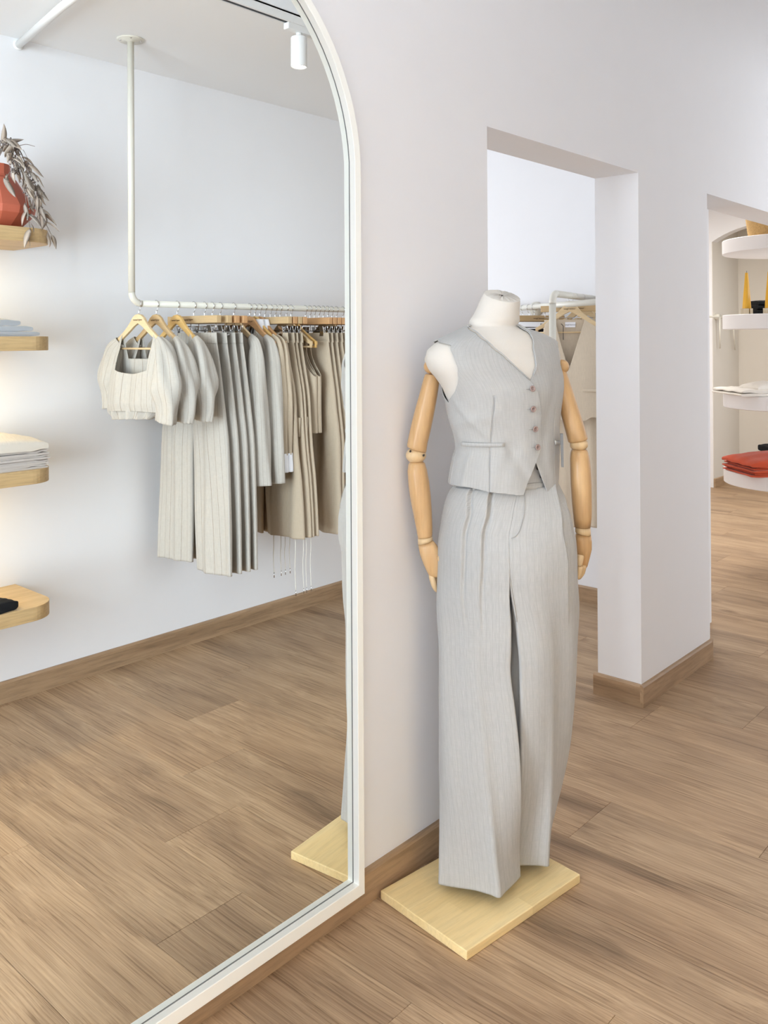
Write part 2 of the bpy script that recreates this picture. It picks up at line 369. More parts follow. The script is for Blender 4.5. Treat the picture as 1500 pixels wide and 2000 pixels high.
# wall with the openings: outline with rounded far end of the pier
b = MB()
b.add(*prism([(.25, 0), (XJ, 0), (XJ, ZT), (8.3, ZT), (8.3, CEIL2), (.25, CEIL2)], 1, 0, T))
t = np.linspace(-PI/2, PI/2, 17); pier = [(XB, 0.), (XC-.075, 0.)]+[(XC-.075+.075*math.cos(a), T/2+(T/2)*math.sin(a)) for a in t[1:-1]]+[(XC-.075, T), (XB, T)]
b.add(*prism(pier, 2, 0, ZT))
struct('wall_back', *b.get(), M_WALL, smooth=True, autosmooth=30)
b = MB(); b.box((-2.8, YW-.12, 0), (5.2, YW, CEIL)); struct('wall_front', *b.get(), M_WALL)
b = MB(); b.box((5.2, -3.0, 0), (5.32, YW, CEIL)); b.box((5.2, -3.1, 0), (5.45, -3.0, CEIL)); b.box((7.9, -3.1, 0), (9.7, -3.0, CEIL)); b.box((5.45, -3.1, 0), (7.9, -3.0, .45)); b.box((5.45, -3.1, 2.45), (7.9, -3.0, CEIL))
struct('wall_front_2', *b.get(), M_WALL)
# shop front on the left with its big window
b = MB(); b.box((-2.72, YW, 0), (-2.6, 1.6, .12)); b.box((-2.72, YW, 2.5), (-2.6, 1.6, CEIL2)); b.box((-2.72, 1.45, .12), (-2.6, 1.6, 2.5)); b.box((-2.72, YW, .12), (-2.6, YW+.06, 2.5))
struct('wall_left', *b.get(), M_WALL)
b = MB()
for y in (-1.9, -.78, .34, 1.41): b.box((-2.69, y, .12), (-2.63, y+.045, 2.5))
wn = struct('window_1', *b.get(), M_WHITEP)
b = MB(); b.box((-2.8, 1.6, 0), (.25, 1.72, CEIL)); b.box((.25, T, 0), (.37, 1.72, CEIL)); struct('wall_left_2', *b.get(), M_WALL)
# room behind the first opening
b = MB(); b.box((X2, T, 0), (X2+.10, 3.7, CEIL)); struct('wall_right', *b.get(), M_WALL)
b = MB(); b.box((1.2, T, 0), (1.3, 3.7, CEIL)); b.box((1.3, 3.6, 0), (1.6, 3.7, CEIL)); b.box((3.6, 3.6, 0), (X2, 3.7, CEIL)); b.box((1.6, 3.6, 0), (3.6, 3.7, .5)); b.box((1.6, 3.6, 2.45), (3.6, 3.7, CEIL)); struct('wall_back_2', *b.get(), M_WALL)
# far hall with arched niche
b = MB(); b.box((X2+.10, 2.6, 0), (8.3, 2.7, CEIL))
AY, AZ, AR, AX = 1.22, 1.57, .90, 8.3
ts = np.linspace(PI, 0, 33); arch = [(AY-AR, 0.), (-.3, 0.), (-.3, CEIL), (2.7, CEIL), (2.7, 0.), (AY+AR, 0.)]
arcp = [(AY+AR*math.cos(a), AZ+AR*math.sin(a)) for a in np.linspace(math.acos((1.7-AY)/AR), PI, 30)]
# arch wall as strips beside/above the opening
b2 = MB(); b2.box((AX, 1.7, 0), (AX+.12, 2.7, CEIL)); b2.box((AX, -3.0, 0), (AX+.12, AY-AR, CEIL2))
for (y0, z0), (y1, z1) in zip(arcp[:-1], arcp[1:]):
    b2.add(*prism([(y1, z1), (y0, z0), (y0, CEIL), (y1, CEIL)], 0, AX, AX+.12))
struct('wall_back_3', *b.get(), M_WALL); struct('wall_right_2', *b2.get(), M_WALL)
b = MB(); b.box((AX+.003, 1.694, 0), (9.0, 1.82, CEIL)); b.box((8.97, -.2, 0), (9.09, 1.7, CEIL)); b.box((AX+.12, -.3, 0), (9.09, -.2, CEIL)); struct('wall_right_3', *b.get(), M_CREAMWALL)
b = MB(); b.box((8.945, -.15, 0.1), (8.97, 1.20, 2.5)); nm = struct('trim_1', *b.get(), M_CREAMWALL)
b = MB(); b.box((8.935, 1.20, .1), (8.97, 1.215, 2.5)); struct('trim_2', *b.get(), M_STITCHB)
# ceilings
b = MB(); b.box((-2.8, -3.1, CEIL), (9.7, YS, CEIL+.1)); b.box((-2.8, YS-.1, CEIL+.1), (9.7, YS, CEIL2)); b.box((-2.8, YS-.1, CEIL2), (9.7, T, CEIL2+.1)); b.box((-2.8, T, CEIL), (9.7, 3.7, CEIL+.1)); b.box((-2.8, T-.01, CEIL+.1), (.25, T+.1, CEIL2)); b.box((8.3, T-.01, CEIL+.1), (9.7, T+.1, CEIL2))
struct('ceiling', *b.get(), M_CEIL)
# floor with its planks
b = MB(); b.box((-2.8, -3.1, -.05), (9.7, 3.7, -.0035)); fl = struct('floor', *b.get(), M_SUB)
PW, PL = .2585, 1.27
g = .0004
pv = MB(); pv.box((g, g, -.012), (PW-g, PL-g, 0)); V, Fl = pv.get()
pm = None
ends = {0: -.3066, 1: -.6516, 2: -.9316, 3: -1.27, 4: -.2425, 5: -.684, 6: -.95, 7: -.053, 8: -.364, 9: -.72, 10: -1.05, 11: -.158}
ip = 0
for c in range(-7, 32):
    x = 1.19+c*PW; e = ends.get(c, -((c*.337) % 1.27))
    y0, y1 = (-1.957, 0.) if x+PW < XJ-.2 else ((-3.0 if x > 5 else -1.957), (2.6 if x < 8.3 else 1.7))
    if x < .25: y0, y1 = -1.957, 1.6
    k0 = math.floor((y0-e)/PL)
    for k in range(k0, 9):
        y = e+k*PL
        if y >= y1: break
        if pm is None:
            o = obj('plank', V, Fl, M_FLOOR, fl, smooth=False, local=True, bevel=.0009); pm = o
        else:
            o = pm.copy(); COL.objects.link(o); o.parent = fl
        o.location = (x, y, 0); ip += 1
# baseboards (profile with eased top edge)
BH, BT = .085, .014
def board(name, p0, p1, out, mat, parent=None):
    p0 = np.array(p0, float); p1 = np.array(p1, float); out = np.array(out, float)
    prof = [(0, 0), (BT, 0), (BT, BH-.008), (BT-.003, BH-.002), (BT-.006, BH), (0, BH)]
    V = [];
    for p in (p0, p1):
        for d, z in prof: V.append((p[0]+out[0]*d, p[1]+out[1]*d, z))
    n = len(prof); Fl = [[i, (i+1) % n, n+(i+1) % n, n+i] for i in range(n)]+[list(range(n))[::-1], [n+i for i in range(n)]]
    V = np.array(V); d = p1-p0
    if d[0]*out[1]-d[1]*out[0] > 0: Fl = [f[::-1] for f in Fl]
    return struct(name, V, Fl, mat, parent)
board('baseboard_back', (.25, 0), (XJ, 0), (0, -1), M_BASE)
board('baseboard_front', (-2.6, YW), (5.2, YW), (0, 1), M_BASE)
# pier baseboard wraps around the pier
def wrap(name, path, mat):
    path = np.array(path, float); n = len(path); prof = [(0, 0), (BT, 0), (BT, BH-.008), (BT-.003, BH-.002), (BT-.006, BH), (0, BH)]; rows = []
    for i in range(n):
        a = path[i]-path[i-1] if i else path[1]-path[0]; c = path[i+1]-path[i] if i < n-1 else path[-1]-path[-2]
        a /= np.linalg.norm(a); c /= np.linalg.norm(c); na = np.array([a[1], -a[0]]); nc = np.array([c[1], -c[0]]); m = na+nc; m /= (1+na@nc)
        rows.append([(path[i][0]+m[0]*d, path[i][1]+m[1]*d, z) for d, z in prof])
    P = np.array(rows); V, Fq, _ = grid(P); Fl, _ = caps(P, Fq); return struct(name, V, Fl, mat, autosmooth=30, smooth=True)
board('baseboard_back_2', (XB-BT, 0), (XC-.075, 0), (0, -1), M_BASE); board('baseboard_back_4', (XB, T+BT), (XB, 0), (-1, 0), M_BASEY)
wrap('baseboard_back_3', [(XC-.075, 0)]+[(XC-.075+.075*math.cos(a), T/2+(T/2)*math.sin(a)) for a in t[1:-1]]+[(XC-.075, T)], M_BASE)
board('baseboard_right', (X2, 3.6), (X2, T), (-1, 0), M_BASEY)
board('baseboard_right_2', (8.97, 1.694), (AX, 1.694), (0, -1), M_BASE)
board('baseboard_right_3', (8.97, 1.7), (8.97, 0), (-1, 0), M_BASEY)

# ------------------------------------------------------------------ arched wall mirror
ACX, ACZ, ARAD = 1.044, 1.833, .540
def mirror_outline(d, zb):
    """closed outline inset by d; straight sides, bottom at zb, segmental arch"""
    xr = 1.587-d; xl = 2*ACX-xr; r = ARAD+.004-d
    zs = 1.868; a0 = math.asin((zs-ACZ)/r); a = np.linspace(a0, PI-a0, 41)
    pts = [(xl, zb), (xr, zb)]
    k = (xr-(ACX+r*math.cos(a0)))
    for q in a:
        pts.append((ACX+r*math.cos(q)+k*math.cos(q)/math.cos(a0), ACZ+r*math.sin(q)))
    return np.array(pts)
def ring_frame(o1, o2, y0, y1):
    n = len(o1); P = np.array([[(p[0], y, p[1]) for p in o] for o, y in ((o1, y1), (o1, y0), (o2, y0), (o2, y1))]+[[(p[0], y1, p[1]) for p in o1]])
    V, Fq, _ = grid(P); return V, Fq.tolist()
mir = thing('wall_mirror', 'tall arched wall mirror in a slim ivory frame', 'mirror', (ACX, -.03, .06))
V, Fl = ring_frame(mirror_outline(0, .058), mirror_outline(.021, .088), -.041, -.0145); obj('frame', V, Fl, M_FRAME, mir, smooth=False, bevel=.0012)
inn = mirror_outline(.0215, .0885); V = [(p[0], MG, p[1]) for p in inn]; obj('mirror_glass', np.array(V+[(p[0], MG+.006, p[1]) for p in inn]), [list(range(len(inn))), [len(inn)+i for i in range(len(inn))][::-1]]+[[i, len(inn)+i, len(inn)+(i+1) % len(inn), (i+1) % len(inn)] for i in range(len(inn))], M_MIRROR, mir, smooth=False)
V, Fl = ring_frame(mirror_outline(.0211, .0881), mirror_outline(.0225, .0895), MG-.0012, MG-.0002); obj('gasket', V, Fl, M_GASKET, mir, smooth=False)

# ------------------------------------------------------------------ mannequin, waistcoat, trousers
CM = np.array([1.918, -.215])
VV = CM-CPOS[:2]; VV /= np.linalg.norm(VV); VR = np.array([VV[1], -VV[0]])
def axes(phi):
    fd = -VV*math.cos(phi)+VR*math.sin(phi); return fd, np.array([-fd[1], fd[0]])
def at_plane(px, py, dep=0.):
    """sight line met with the upright plane through the figure's axis, square to the view"""
    d = ray(px, py); c = CM+VV*dep; k = ((c-CPOS[:2])@VV)/(d[:2]@VV); P = CPOS+d*k
    return (P[:2]-c)@VR, P[2]
class Sil:
    """upright loft of ellipses: rows (y, left, right, depth ratio, phi deg, plane depth, forward shift)"""
    def __init__(s, rows, phi=32, k=.7, dep=0.):
        Z = []; A = []; B = []; CX = []; PH = []; DP = []; FS = []
        for r in rows:
            y, xl, xr = r[:3]; kk = r[3] if len(r) > 3 else k; ph = math.radians(r[4] if len(r) > 4 else phi); dp = r[5] if len(r) > 5 else dep
            l0, z0 = at_plane(xl, y, dp); l1, z1 = at_plane(xr, y, dp); w = (l1-l0)/2
            a = w/math.sqrt(math.cos(ph)**2+(kk*math.sin(ph))**2)
            Z.append((z0+z1)/2); A.append(a); B.append(a*kk); CX.append((l0+l1)/2); PH.append(ph); DP.append(dp); FS.append(r[6] if len(r) > 6 else 0.)
        o = np.argsort(Z); s.z = np.array(Z)[o]; s.d = [np.array(q)[o] for q in (A, B, CX, PH, DP, FS)]
    def ev(s, z): return [pch(s.z, q, np.atleast_1d(z)) for q in s.d]
    def pts(s, z, th):
        a, b, cx, ph, dp, fs = s.ev(z); z = np.atleast_1d(z)
        fd = -VV[None]*np.cos(ph)[:, None]+VR[None]*np.sin(ph)[:, None]; la = np.stack([-fd[:, 1], fd[:, 0]], 1)
        c = CM[None]+VR[None]*cx[:, None]+VV[None]*dp[:, None]
        th = np.asarray(th); th = np.broadcast_to(th, (len(z),)+th.shape[-1:])
        X = c[:, None]+la[:, None]*(a[:, None]*np.sin(th))[..., None]+fd[:, None]*(b[:, None]*np.cos(th)+fs[:, None]*np.clip(np.cos(th), 0, 1)**2)[..., None]
        return np.concatenate([X, np.broadcast_to(z[:, None, None], X.shape[:2]+(1,))], 2)
    def dpts(s, z, t, side):
        a, b, cx, ph, dp, fs = s.ev(z); z = np.atleast_1d(z)
        fd = -VV[None]*np.cos(ph)[:, None]+VR[None]*np.sin(ph)[:, None]; la = np.stack([-fd[:, 1], fd[:, 0]], 1)
        c = CM[None]+VR[None]*cx[:, None]+VV[None]*dp[:, None]; st, ct = np.sin(t), np.cos(t)
        k_ = (.93-.24*np.clip((ph-.035)/.5, 0, 1))[:, None]; lt = side*np.where(st > 0, -k_+(1+k_)*st, -k_+(1-k_)*st); fr = np.sign(ct)*np.abs(ct)**.85
        kt = [0, .46, 1.62, 2.72, PI, 1.5*PI, 2*PI]; pl = np.interp(t, kt, [-.78, .05, 1.0, .05, -.78, -1., -.78]); pf = np.interp(t, kt, [.58, 1.0, -.05, -1., -.58, 0., .58])
        for _ in range(5):
            pl = (np.roll(pl, 1)+2*pl+np.roll(pl, -1))/4; pf = (np.roll(pf, 1)+2*pf+np.roll(pf, -1))/4
        h = np.clip((z[-1]*.36-z)/(z[-1]*.36-z[0]), 0, 1); h = (h*h*(3-2*h))[:, None]
        lt = lt*(1-h)+side*pl*h; fr = fr*(1-h)+pf*h
        X = c[:, None]+la[:, None]*(a[:, None]*lt)[..., None]+fd[:, None]*(b[:, None]*fr)[..., None]
        return np.concatenate([X, np.broadcast_to(z[:, None, None], X.shape[:2]+(1,))], 2)
    def hit(s, px, py):
        d = ray(px, py); d = d/(d[:2]@VV); dist = (CM-CPOS[:2])@VV; ts = np.linspace(dist-.4, dist+.4, 1600); best = None
        P = CPOS+ts[:, None]*d; ok = (P[:, 2] >= s.z[0]-.02) & (P[:, 2] <= s.z[-1]+.02)
        P = P[ok]; a, b, cx, ph, dp, fs = s.ev(P[:, 2])
        fd = -VV[None]*np.cos(ph)[:, None]+VR[None]*np.sin(ph)[:, None]; la = np.stack([-fd[:, 1], fd[:, 0]], 1)
        q = P[:, :2]-CM-VR[None]*cx[:, None]-VV[None]*dp[:, None]; u = (q*la).sum(1)/a; v = (q*fd).sum(1)/(b+0*fs); gg = u*u+v*v
        i = int(np.argmax(gg < 1)) if (gg < 1).any() else int(np.argmin(gg))
        return math.atan2(u[i], v[i]), P[i, 2]
body_rows = [(634, 912, 1016, .78), (641, 900, 1030, .66), (648, 886, 1052, .55), (655, 871, 1070, .5), (663, 855, 1086, .47), (672, 843, 1097, .46), (683, 833, 1101, .48), (700, 830, 1104, .53), (716, 834, 1105, .57), (738, 850, 1105, .62), (760, 863, 1104, .68),
             (784, 871, 1101, .70), (806, 875, 1098, .70), (825, 880, 1096, .70), (848, 886, 1095, .70), (870, 889, 1095, .71), (890, 884, 1095, .72), (920, 879, 1094.5, .74), (945, 876, 1094, .75), (972, 873, 1094, .76)]
VEST = Sil(body_rows)
def vest_hit(x, y): return VEST.hit(x, y)
man = thing('mannequin', 'headless cream mannequin with jointed wooden arms on a pale wooden base', 'mannequin', (CM[0], CM[1], 0))
# base plate
FXY, LXY, RXY = np.array([1.628, -.323]), np.array([1.665, -.021]), np.array([2.059, -.374]); BXY = LXY+RXY-FXY
BXY[1] = min(BXY[1], -.018)
ctr = (FXY+BXY)/2; ux = (RXY-FXY)/np.linalg.norm(RXY-FXY); uy = np.array([-ux[1], ux[0]]); hw = np.linalg.norm(RXY-FXY)/2; hd = np.linalg.norm(LXY-FXY)/2-.002
bm = MB(); bm.box((-hw, -hd, 0), (hw, hd, .0227)); V, Fl = bm.get()
bp = obj('base_plate', V, Fl, M_PLATE, man, smooth=False, local=True, bevel=.0025); bp.location = (ctr[0]-CM[0], ctr[1]-CM[1], 0); bp.rotation_euler = (0, 0, math.atan2(ux[1], ux[0]))
V, Fl = tube([(1.93, -.21, .02), (1.93, -.21, .95)], .014, 16); obj('support_pole', V, Fl, M_CHROME, man)
# torso: neck, shoulders, chest, hips in one surface
neck = [(578, 946, 1016, .92), (590, 938.5, 1016, .9), (604, 931, 1015.5, .88), (618, 923, 1015, .84), (628, 916, 1015.5, .8)]
inset = [(r[0]+(2 if r[0] < 700 else 0), r[1]+5+max(0, r[0]-850)*.4, r[2]-5-max(0, r[0]-850)*.4)+r[3:] for r in body_rows if r[0] > 630]
TORSO = Sil(neck+inset+[(1010, 922, 1052, .7), (1060, 930, 1042, .7)])
nz = 120; zs = np.sort(np.concatenate([np.linspace(TORSO.z[0], TORSO.z[-1], 90), np.linspace(1.36, 1.46, 40)]))
th = np.linspace(-PI, PI, 96, endpoint=False); P = TORSO.pts(zs, th)
# the neck is cut at a slant, lower on the figure's left
lat = (P[..., :2]-CM)@VR; top = np.clip((zs-1.47)/(zs[-1]-1.47), 0, 1)[:, None]; FDN, _ = axes(math.radians(32)); fwd = (P[..., :2]-P[-1, :, :2].mean(0))@FDN; P[..., 2] += -top**2*fwd*.42
V, Fq, _ = grid(P); Fl, _ = caps(P, Fq, None, True, False); obj('torso', V, Fl, M_LINEN, man)
# gathered cloth cap on the neck
rim = P[-1]; c0 = rim.mean(0); rows = []
for i, q in enumerate(np.linspace(1, .06, 16)):
    rr = c0+(rim-c0)*q; k = len(th); amp = .0022*math.sin(PI*min(1, (1-q)*1.05))**.6 if q < .98 else 0
    rr = rr.copy(); rr[:, 2] += amp*np.sin(np.arange(k)/k*2*PI*27+2*np.sin(np.arange(k)*.9))+.0035*(1-q**6)-.006*math.exp(-(q/.16)**2); rows.append(rr)
Pc = np.array(rows); V, Fq, _ = grid(Pc); Fl, _ = caps(Pc, Fq, None, False, True); obj('neck_cap', V, Fl, M_LINEN, man)
V, Fl = tube([c0+np.array([-.012, 0, .001]), c0+np.array([.012, .004, .001])], .0022, 8); obj('cap_staple', V, Fl, M_STEELD, man)
# --- wooden arms, from their outlines
def limb(rows, dep, kk=1.0, n=28, phi=None):
    P = []
    th = np.linspace(0, 2*PI, n, endpoint=False)
    for y0, xl, y1, xr in rows:
        l0, z0 = at_plane(xl, y0, dep); l1, z1 = at_plane(xr, y1, dep); c = CM+VV*dep; m = (l0+l1)/2; zc = (z0+z1)/2
        w = np.array([l1-l0, z1-z0])/2; r = np.linalg.norm(w)
        ring = [tuple(c+VR*(m+w[0]*math.cos(a))+VV*(kk*r*math.sin(a)))+(zc+w[1]*math.cos(a),) for a in th]; P.append(ring)
    P = np.array(P)
    V, Fq, _ = grid(P); Fl, _ = caps(P, Fq); return V, Fl
def ball(px, py, rpx_x, rpx_y, dep, kk=1.0, n=28):
    rows = []
    for a in np.linspace(-PI/2*.96, PI/2*.96, 13):
        y = py+rpx_y*math.sin(a); w = rpx_x*math.cos(a); rows.append((y, px-w, y, px+w))
    return limb(rows, dep, kk, n)
def finger(pts, r, par, name, mat=M_BEECHL, dep=0.):
    Q = []
    for px, py, dd in pts:
        l, z = at_plane(px, py, dep+dd); c = CM+VV*(dep+dd)+VR*l; Q.append((c[0], c[1], z))
    V, Fl = tube(spline(Q, 9), np.interp(np.linspace(0, 1, 9), [0, .15, .5, .9, 1], np.array([.8, 1, .92, .7, .35])*r), 10); return obj(name, V, Fl, mat, par)
dN, dF = -.085, .07
# figure's right arm (left in view); it hangs on the wall side of the thigh
dA = .015
o = obj('shoulder_joint', *ball(843, 716, 15.5, 15, dA-.03), M_BEECH, man)
# small cloth pad and pins on the shoulder
V, Fl = ball(846, 703, 17, 16, dA-.02); obj('shoulder_pad', V, Fl, M_LINEN, man)
for px, py in ((836.5, 699), (847, 698), (858.5, 716), (861, 734)):
    l, z = at_plane(px, py, dA-.045); c = CM+VV*(dA-.052)+VR*l; V, Fl = tube([(c[0], c[1], z), (c[0]+VV[0]*.03+.001, c[1]+VV[1]*.03, z-.004)], .0022, 8); obj('pin', V, Fl, M_STEELD, man)
obj('upper_arm', *limb([(730, 832, 733, 857.5), (733, 829.5, 736, 858.5), (742, 826.5, 748, 858), (770, 819, 776, 854), (800, 810.5, 808, 848), (830, 803, 842, 841), (855, 797.5, 867, 835), (868, 795, 881, 833), (872, 795.5, 884, 832)], dA-.03), M_BEECH, man)
obj('elbow_joint', *ball(812.5, 889, 20, 16, dA-.03), M_BEECHL, man)
for px, py in ((801, 882), (827, 890)):
    l, z = at_plane(px, py, dA-.056); c = CM+VV*(dA-.054)+VR*l; V, Fl = tube([(c[0], c[1], z), (c[0]+VV[0]*.03, c[1]+VV[1]*.03, z)], .0026, 10); obj('screw', V, Fl, M_STEELD, man)
obj('forearm', *limb([(902, 801, 902, 827), (907, 797.5, 905, 830), (920, 796, 918, 834), (945, 797.5, 942, 838.5), (975, 801.5, 970, 841.5), (1005, 807.5, 1000, 843.5), (1030, 812.5, 1026, 844.5), (1047, 815.5, 1044, 844.5), (1051, 816.5, 1048, 844)], dA-.03), M_BEECH, man)
obj('wrist', *limb([(1051.5, 816, 1048, 844.5), (1056, 816, 1052, 845), (1063, 816.5, 1055, 845.5)], dA-.03), M_BEECHL, man)
h1 = obj('hand', *limb([(1064, 817, 1056, 846), (1072, 818, 1064, 853), (1085, 821, 1078, 861), (1100, 826.5, 1094, 865), (1115, 833, 1110, 868), (1124, 838, 1122, 868), (1126, 842, 1126, 866)], dA-.03, .55), M_BEECH, man)
for i, (q, ln) in enumerate(((0, 1.), (.3, 1.12), (.62, 1.08), (.95, .85))):
    x0 = 842+q*24; finger([(x0, 1122, .012*i-.03), (x0+5*ln, 1122+18*ln, .012*i-.036), (x0+12*ln, 1122+34*ln, .012*i-.03)], .0085, h1, 'finger', dep=dA)
finger([(858, 1086, -.045), (866, 1102, -.052), (868, 1122, -.05)], .0095, h1, 'thumb', dep=dA)
# figure's left arm (right in view)
dB = .055
obj('shoulder_joint', *ball(1098, 716, 14, 14, dB), M_BEECH, man)
obj('upper_arm', *limb([(725, 1074, 716, 1101), (740, 1076, 728, 1107), (770, 1085, 757, 1117), (800, 1093, 788, 1127), (830, 1100.5, 818, 1137), (858, 1108, 850, 1146.5), (863, 1109.5, 856, 1148), (865, 1112, 858, 1147)], dB), M_BEECH, man)
obj('elbow_joint', *ball(1130.5, 868, 18.5, 13, dB), M_BEECHL, man)
obj('forearm', *limb([(878, 1116, 878, 1146), (883, 1113.5, 884, 1149), (895, 1112.5, 897, 1152), (915, 1113, 915, 1154), (945, 1114, 946, 1155.5), (980, 1116.5, 980, 1156), (1010, 1119.5, 1008, 1156), (1029, 1122, 1030, 1153.5)], dB), M_BEECH, man)
obj('wrist', *limb([(1030, 1122.5, 1031, 1153), (1038, 1123, 1040, 1154), (1040, 1124, 1046, 1154)], dB), M_BEECHL, man)
h2 = obj('hand', *limb([(1042, 1124, 1046, 1154.5), (1055, 1122.5, 1058, 1156), (1072, 1123, 1073, 1156), (1088, 1125, 1090, 1152), (1103, 1128, 1106, 1147.5), (1109, 1131, 1110, 1145)], dB, .75), M_BEECH, man)
finger([(1134, 1084, -.032), (1132.5, 1098, -.035), (1132, 1106, -.036)], .0095, h2, 'thumb', dep=dB)
finger([(1133, 1106, -.034), (1131.5, 1118, -.034), (1129, 1131, -.03)], .0085, h2, 'finger', dep=dB)
for i in range(3): finger([(1140-3*i, 1104, -.01+.016*i), (1137-3*i, 1118, -.008+.016*i), (1129-2*i, 1131-2*i, -.004+.016*i)], .0082, h2, 'finger', dep=dB)

# --- waistcoat
vest = thing('waistcoat', 'light grey pinstripe waistcoat buttoned on the mannequin', 'waistcoat', (CM[0], CM[1], 1.0))
NT = 560; th = np.linspace(-PI, PI, NT, endpoint=False)
ztop, zbot = VEST.z[-1], VEST.z[0]
zs = np.concatenate([np.linspace(zbot, 1.33, 110, endpoint=False), np.linspace(1.33, ztop, 80)])
P = VEST.pts(zs, th); Nn = grid_normals(P)
TH = np.broadcast_to(th, (len(zs), NT)); ZZ = np.broadcast_to(zs[:, None], TH.shape)
def gauss(x, s): return np.exp(-(x/s)**2)
def lineth(p): # polyline in pixels on the cloth -> theta as a function of height
    q = sorted([vest_hit(x, y) for x, y in p], key=lambda v: v[1]); return np.array([v[1] for v in q]), np.array([v[0] for v in q])
disp = np.zeros_like(TH)
for (x0, y0, x1, y1, wd, am) in ((900, 800, 950, 850, .012, .004), (890, 830, 960, 815, .014, .003), (1000, 880, 1040, 960, .016, -.004), (915, 900, 900, 960, .014, .004), (985, 870, 960, 955, .018, .003), (1070, 880, 1085, 955, .02, .004), (900, 700, 985, 780, .03, .003), (1085, 760, 1060, 860, .02, -.003)):
    t0, z0 = vest_hit(x0, y0); t1, z1 = vest_hit(x1, y1); e = np.array([(t1-t0)*.16, z1-z0]); Ln = np.linalg.norm(e); e /= Ln
    qx, qz = (TH-t0)*.16, ZZ-z0; al = qx*e[0]+qz*e[1]; ac = -qx*e[1]+qz*e[0]; disp += am*gauss(ac, wd)*gauss(np.maximum(0, np.abs(al-Ln/2)-Ln/2), .03)
disp += .0025*np.sin(3*TH+14*ZZ)*np.clip((1.2-ZZ)/.1, 0, 1)
z_, t_ = lineth([(965, 775), (962, 820), (959, 862), (957, 880), (956, 925), (956, 966)]); dl = TH-np.interp(ZZ, z_, t_)
disp -= .0022*gauss(dl, .011)*(ZZ < z_[-1]+.004)
z2_, t2_ = lineth([(1086, 790), (1083, 860), (1082, 958)]); disp -= .0022*gauss(TH-np.interp(ZZ, z2_, t2_), .011)*(ZZ < z2_[-1])
for s in (-1, 1): disp -= .002*gauss(TH-s*PI/2-.12*s, .012)*(ZZ < 1.24)
P = P+Nn*disp[..., None]
uv = np.stack([np.broadcast_to(np.linspace(-PI, PI, NT+1)*.172, (len(zs), NT+1)), np.broadcast_to(zs[:, None], (len(zs), NT+1))], 2)
# outline curves on the cloth
zA, tA = lineth([(1012, 637), (1014, 660), (1024, 700)]) if False else (None, None)
nl = [vest_hit(x, y) for x, y in ((914, 637), (930, 650), (950, 667), (980, 693), (1010, 721), (1033, 742), (1049, 764), (1056, 809), (1058.6, 870), (1041, 915), (1023, 960), (1018, 970))]
nlz = np.array([q[1] for q in nl])[::-1]; nlt = np.array([q[0] for q in nl])[::-1]
nr = [vest_hit(x, y) for x, y in ((1015, 637), (1028, 645), (1036, 655), (1041, 675), (1045, 700), (1046.5, 716), (1041, 733), (1030, 752), (1010, 790), (1010, 850), (1030, 885), (1049, 907), (1057, 929), (1070, 963), (1073, 972))]
nrz = np.array([q[1] for q in nr])[::-1]; nrt = np.array([q[0] for q in nr])[::-1]
EL = np.interp(ZZ, nlz, nlt); ER = np.interp(ZZ, nrz, nrt)
# armholes: angular half-width about the side, by height
za_t = vest_hit(856, 664)[1]; za_b = vest_hit(873, 784)[1]
ah = [vest_hit(x, y) for x, y in ((881, 675), (893, 714), (895, 736), (889, 764))]
ahz = [za_b]+[q[1] for q in ah][::-1]+[za_t]; ahd = [0]+[max(.1, q[0]+PI/2) for q in ah][::-1]+[0]
DL = pch(ahz, ahd, ZZ)*(ZZ > za_b)*(ZZ < za_t)
side = np.minimum(np.abs(TH+PI/2), np.abs(TH-PI/2))
arm = (side-np.where(np.abs(TH) > PI/2, DL*1.25+.10*(DL > 0), DL))*.17
arm = np.where((ZZ > za_b) & (ZZ < za_t), arm, np.where(ZZ <= za_b, np.hypot(side*.17, ZZ-za_b), np.hypot(side*.17, ZZ-za_t)))
# hem: front points, straight sides
hm = [vest_hit(x, y) for x, y in ((877, 945), (905, 950), (930, 955), (956, 961), (985, 964), (1015, 967.5), (1024, 964))]
hr = [vest_hit(x, y) for x, y in ((1066, 968.5), (1074, 967.5), (1084, 962), (1094, 954))]
hmt = np.array([q[0] for q in hm]); hmz = np.array([q[1] for q in hm]); hrt = np.array([q[0] for q in hr]); hrz = np.array([q[1] for q in hr])
HL = np.interp(TH, hmt, hmz); HR = np.interp(TH, hrt, hrz)
zback = vest_hit(960, 634)[1]-.006
V0, Fq, UVq = grid(P, True, uv)
def panel(name, fld, off=0):
    Pp = P+Nn*off; V, Fl, Ul = clip(Pp.reshape(-1, 3), Fq, UVq, fld.ravel()); return obj(name, V, Fl, M_SUIT, vest, UV=Ul, solid=.0022)
sL = (EL-TH)*.15; sR = (TH-ER)*.15
lay = .0035*gauss(np.minimum(0, TH-(EL-.32)), .18)       # the buttoned side lies on top
P_keep = P.copy()
P = P_keep+Nn*(lay*np.clip((1.36-ZZ)/.06, 0, 1))[..., None]
panel('right_front', np.minimum.reduce([sL, arm, ZZ-HL, (TH+PI/2)*.17]))
P = P_keep
panel('left_front', np.minimum.reduce([sR, arm, ZZ-HR, (PI/2-TH)*.17]))
panel('back', np.minimum.reduce([(np.abs(TH)-PI/2)*.17, arm, ZZ-np.where(TH < 0, hmz[0], hrz[-1]), np.where(np.abs(TH) > 2.2, zback-ZZ, 1)]))
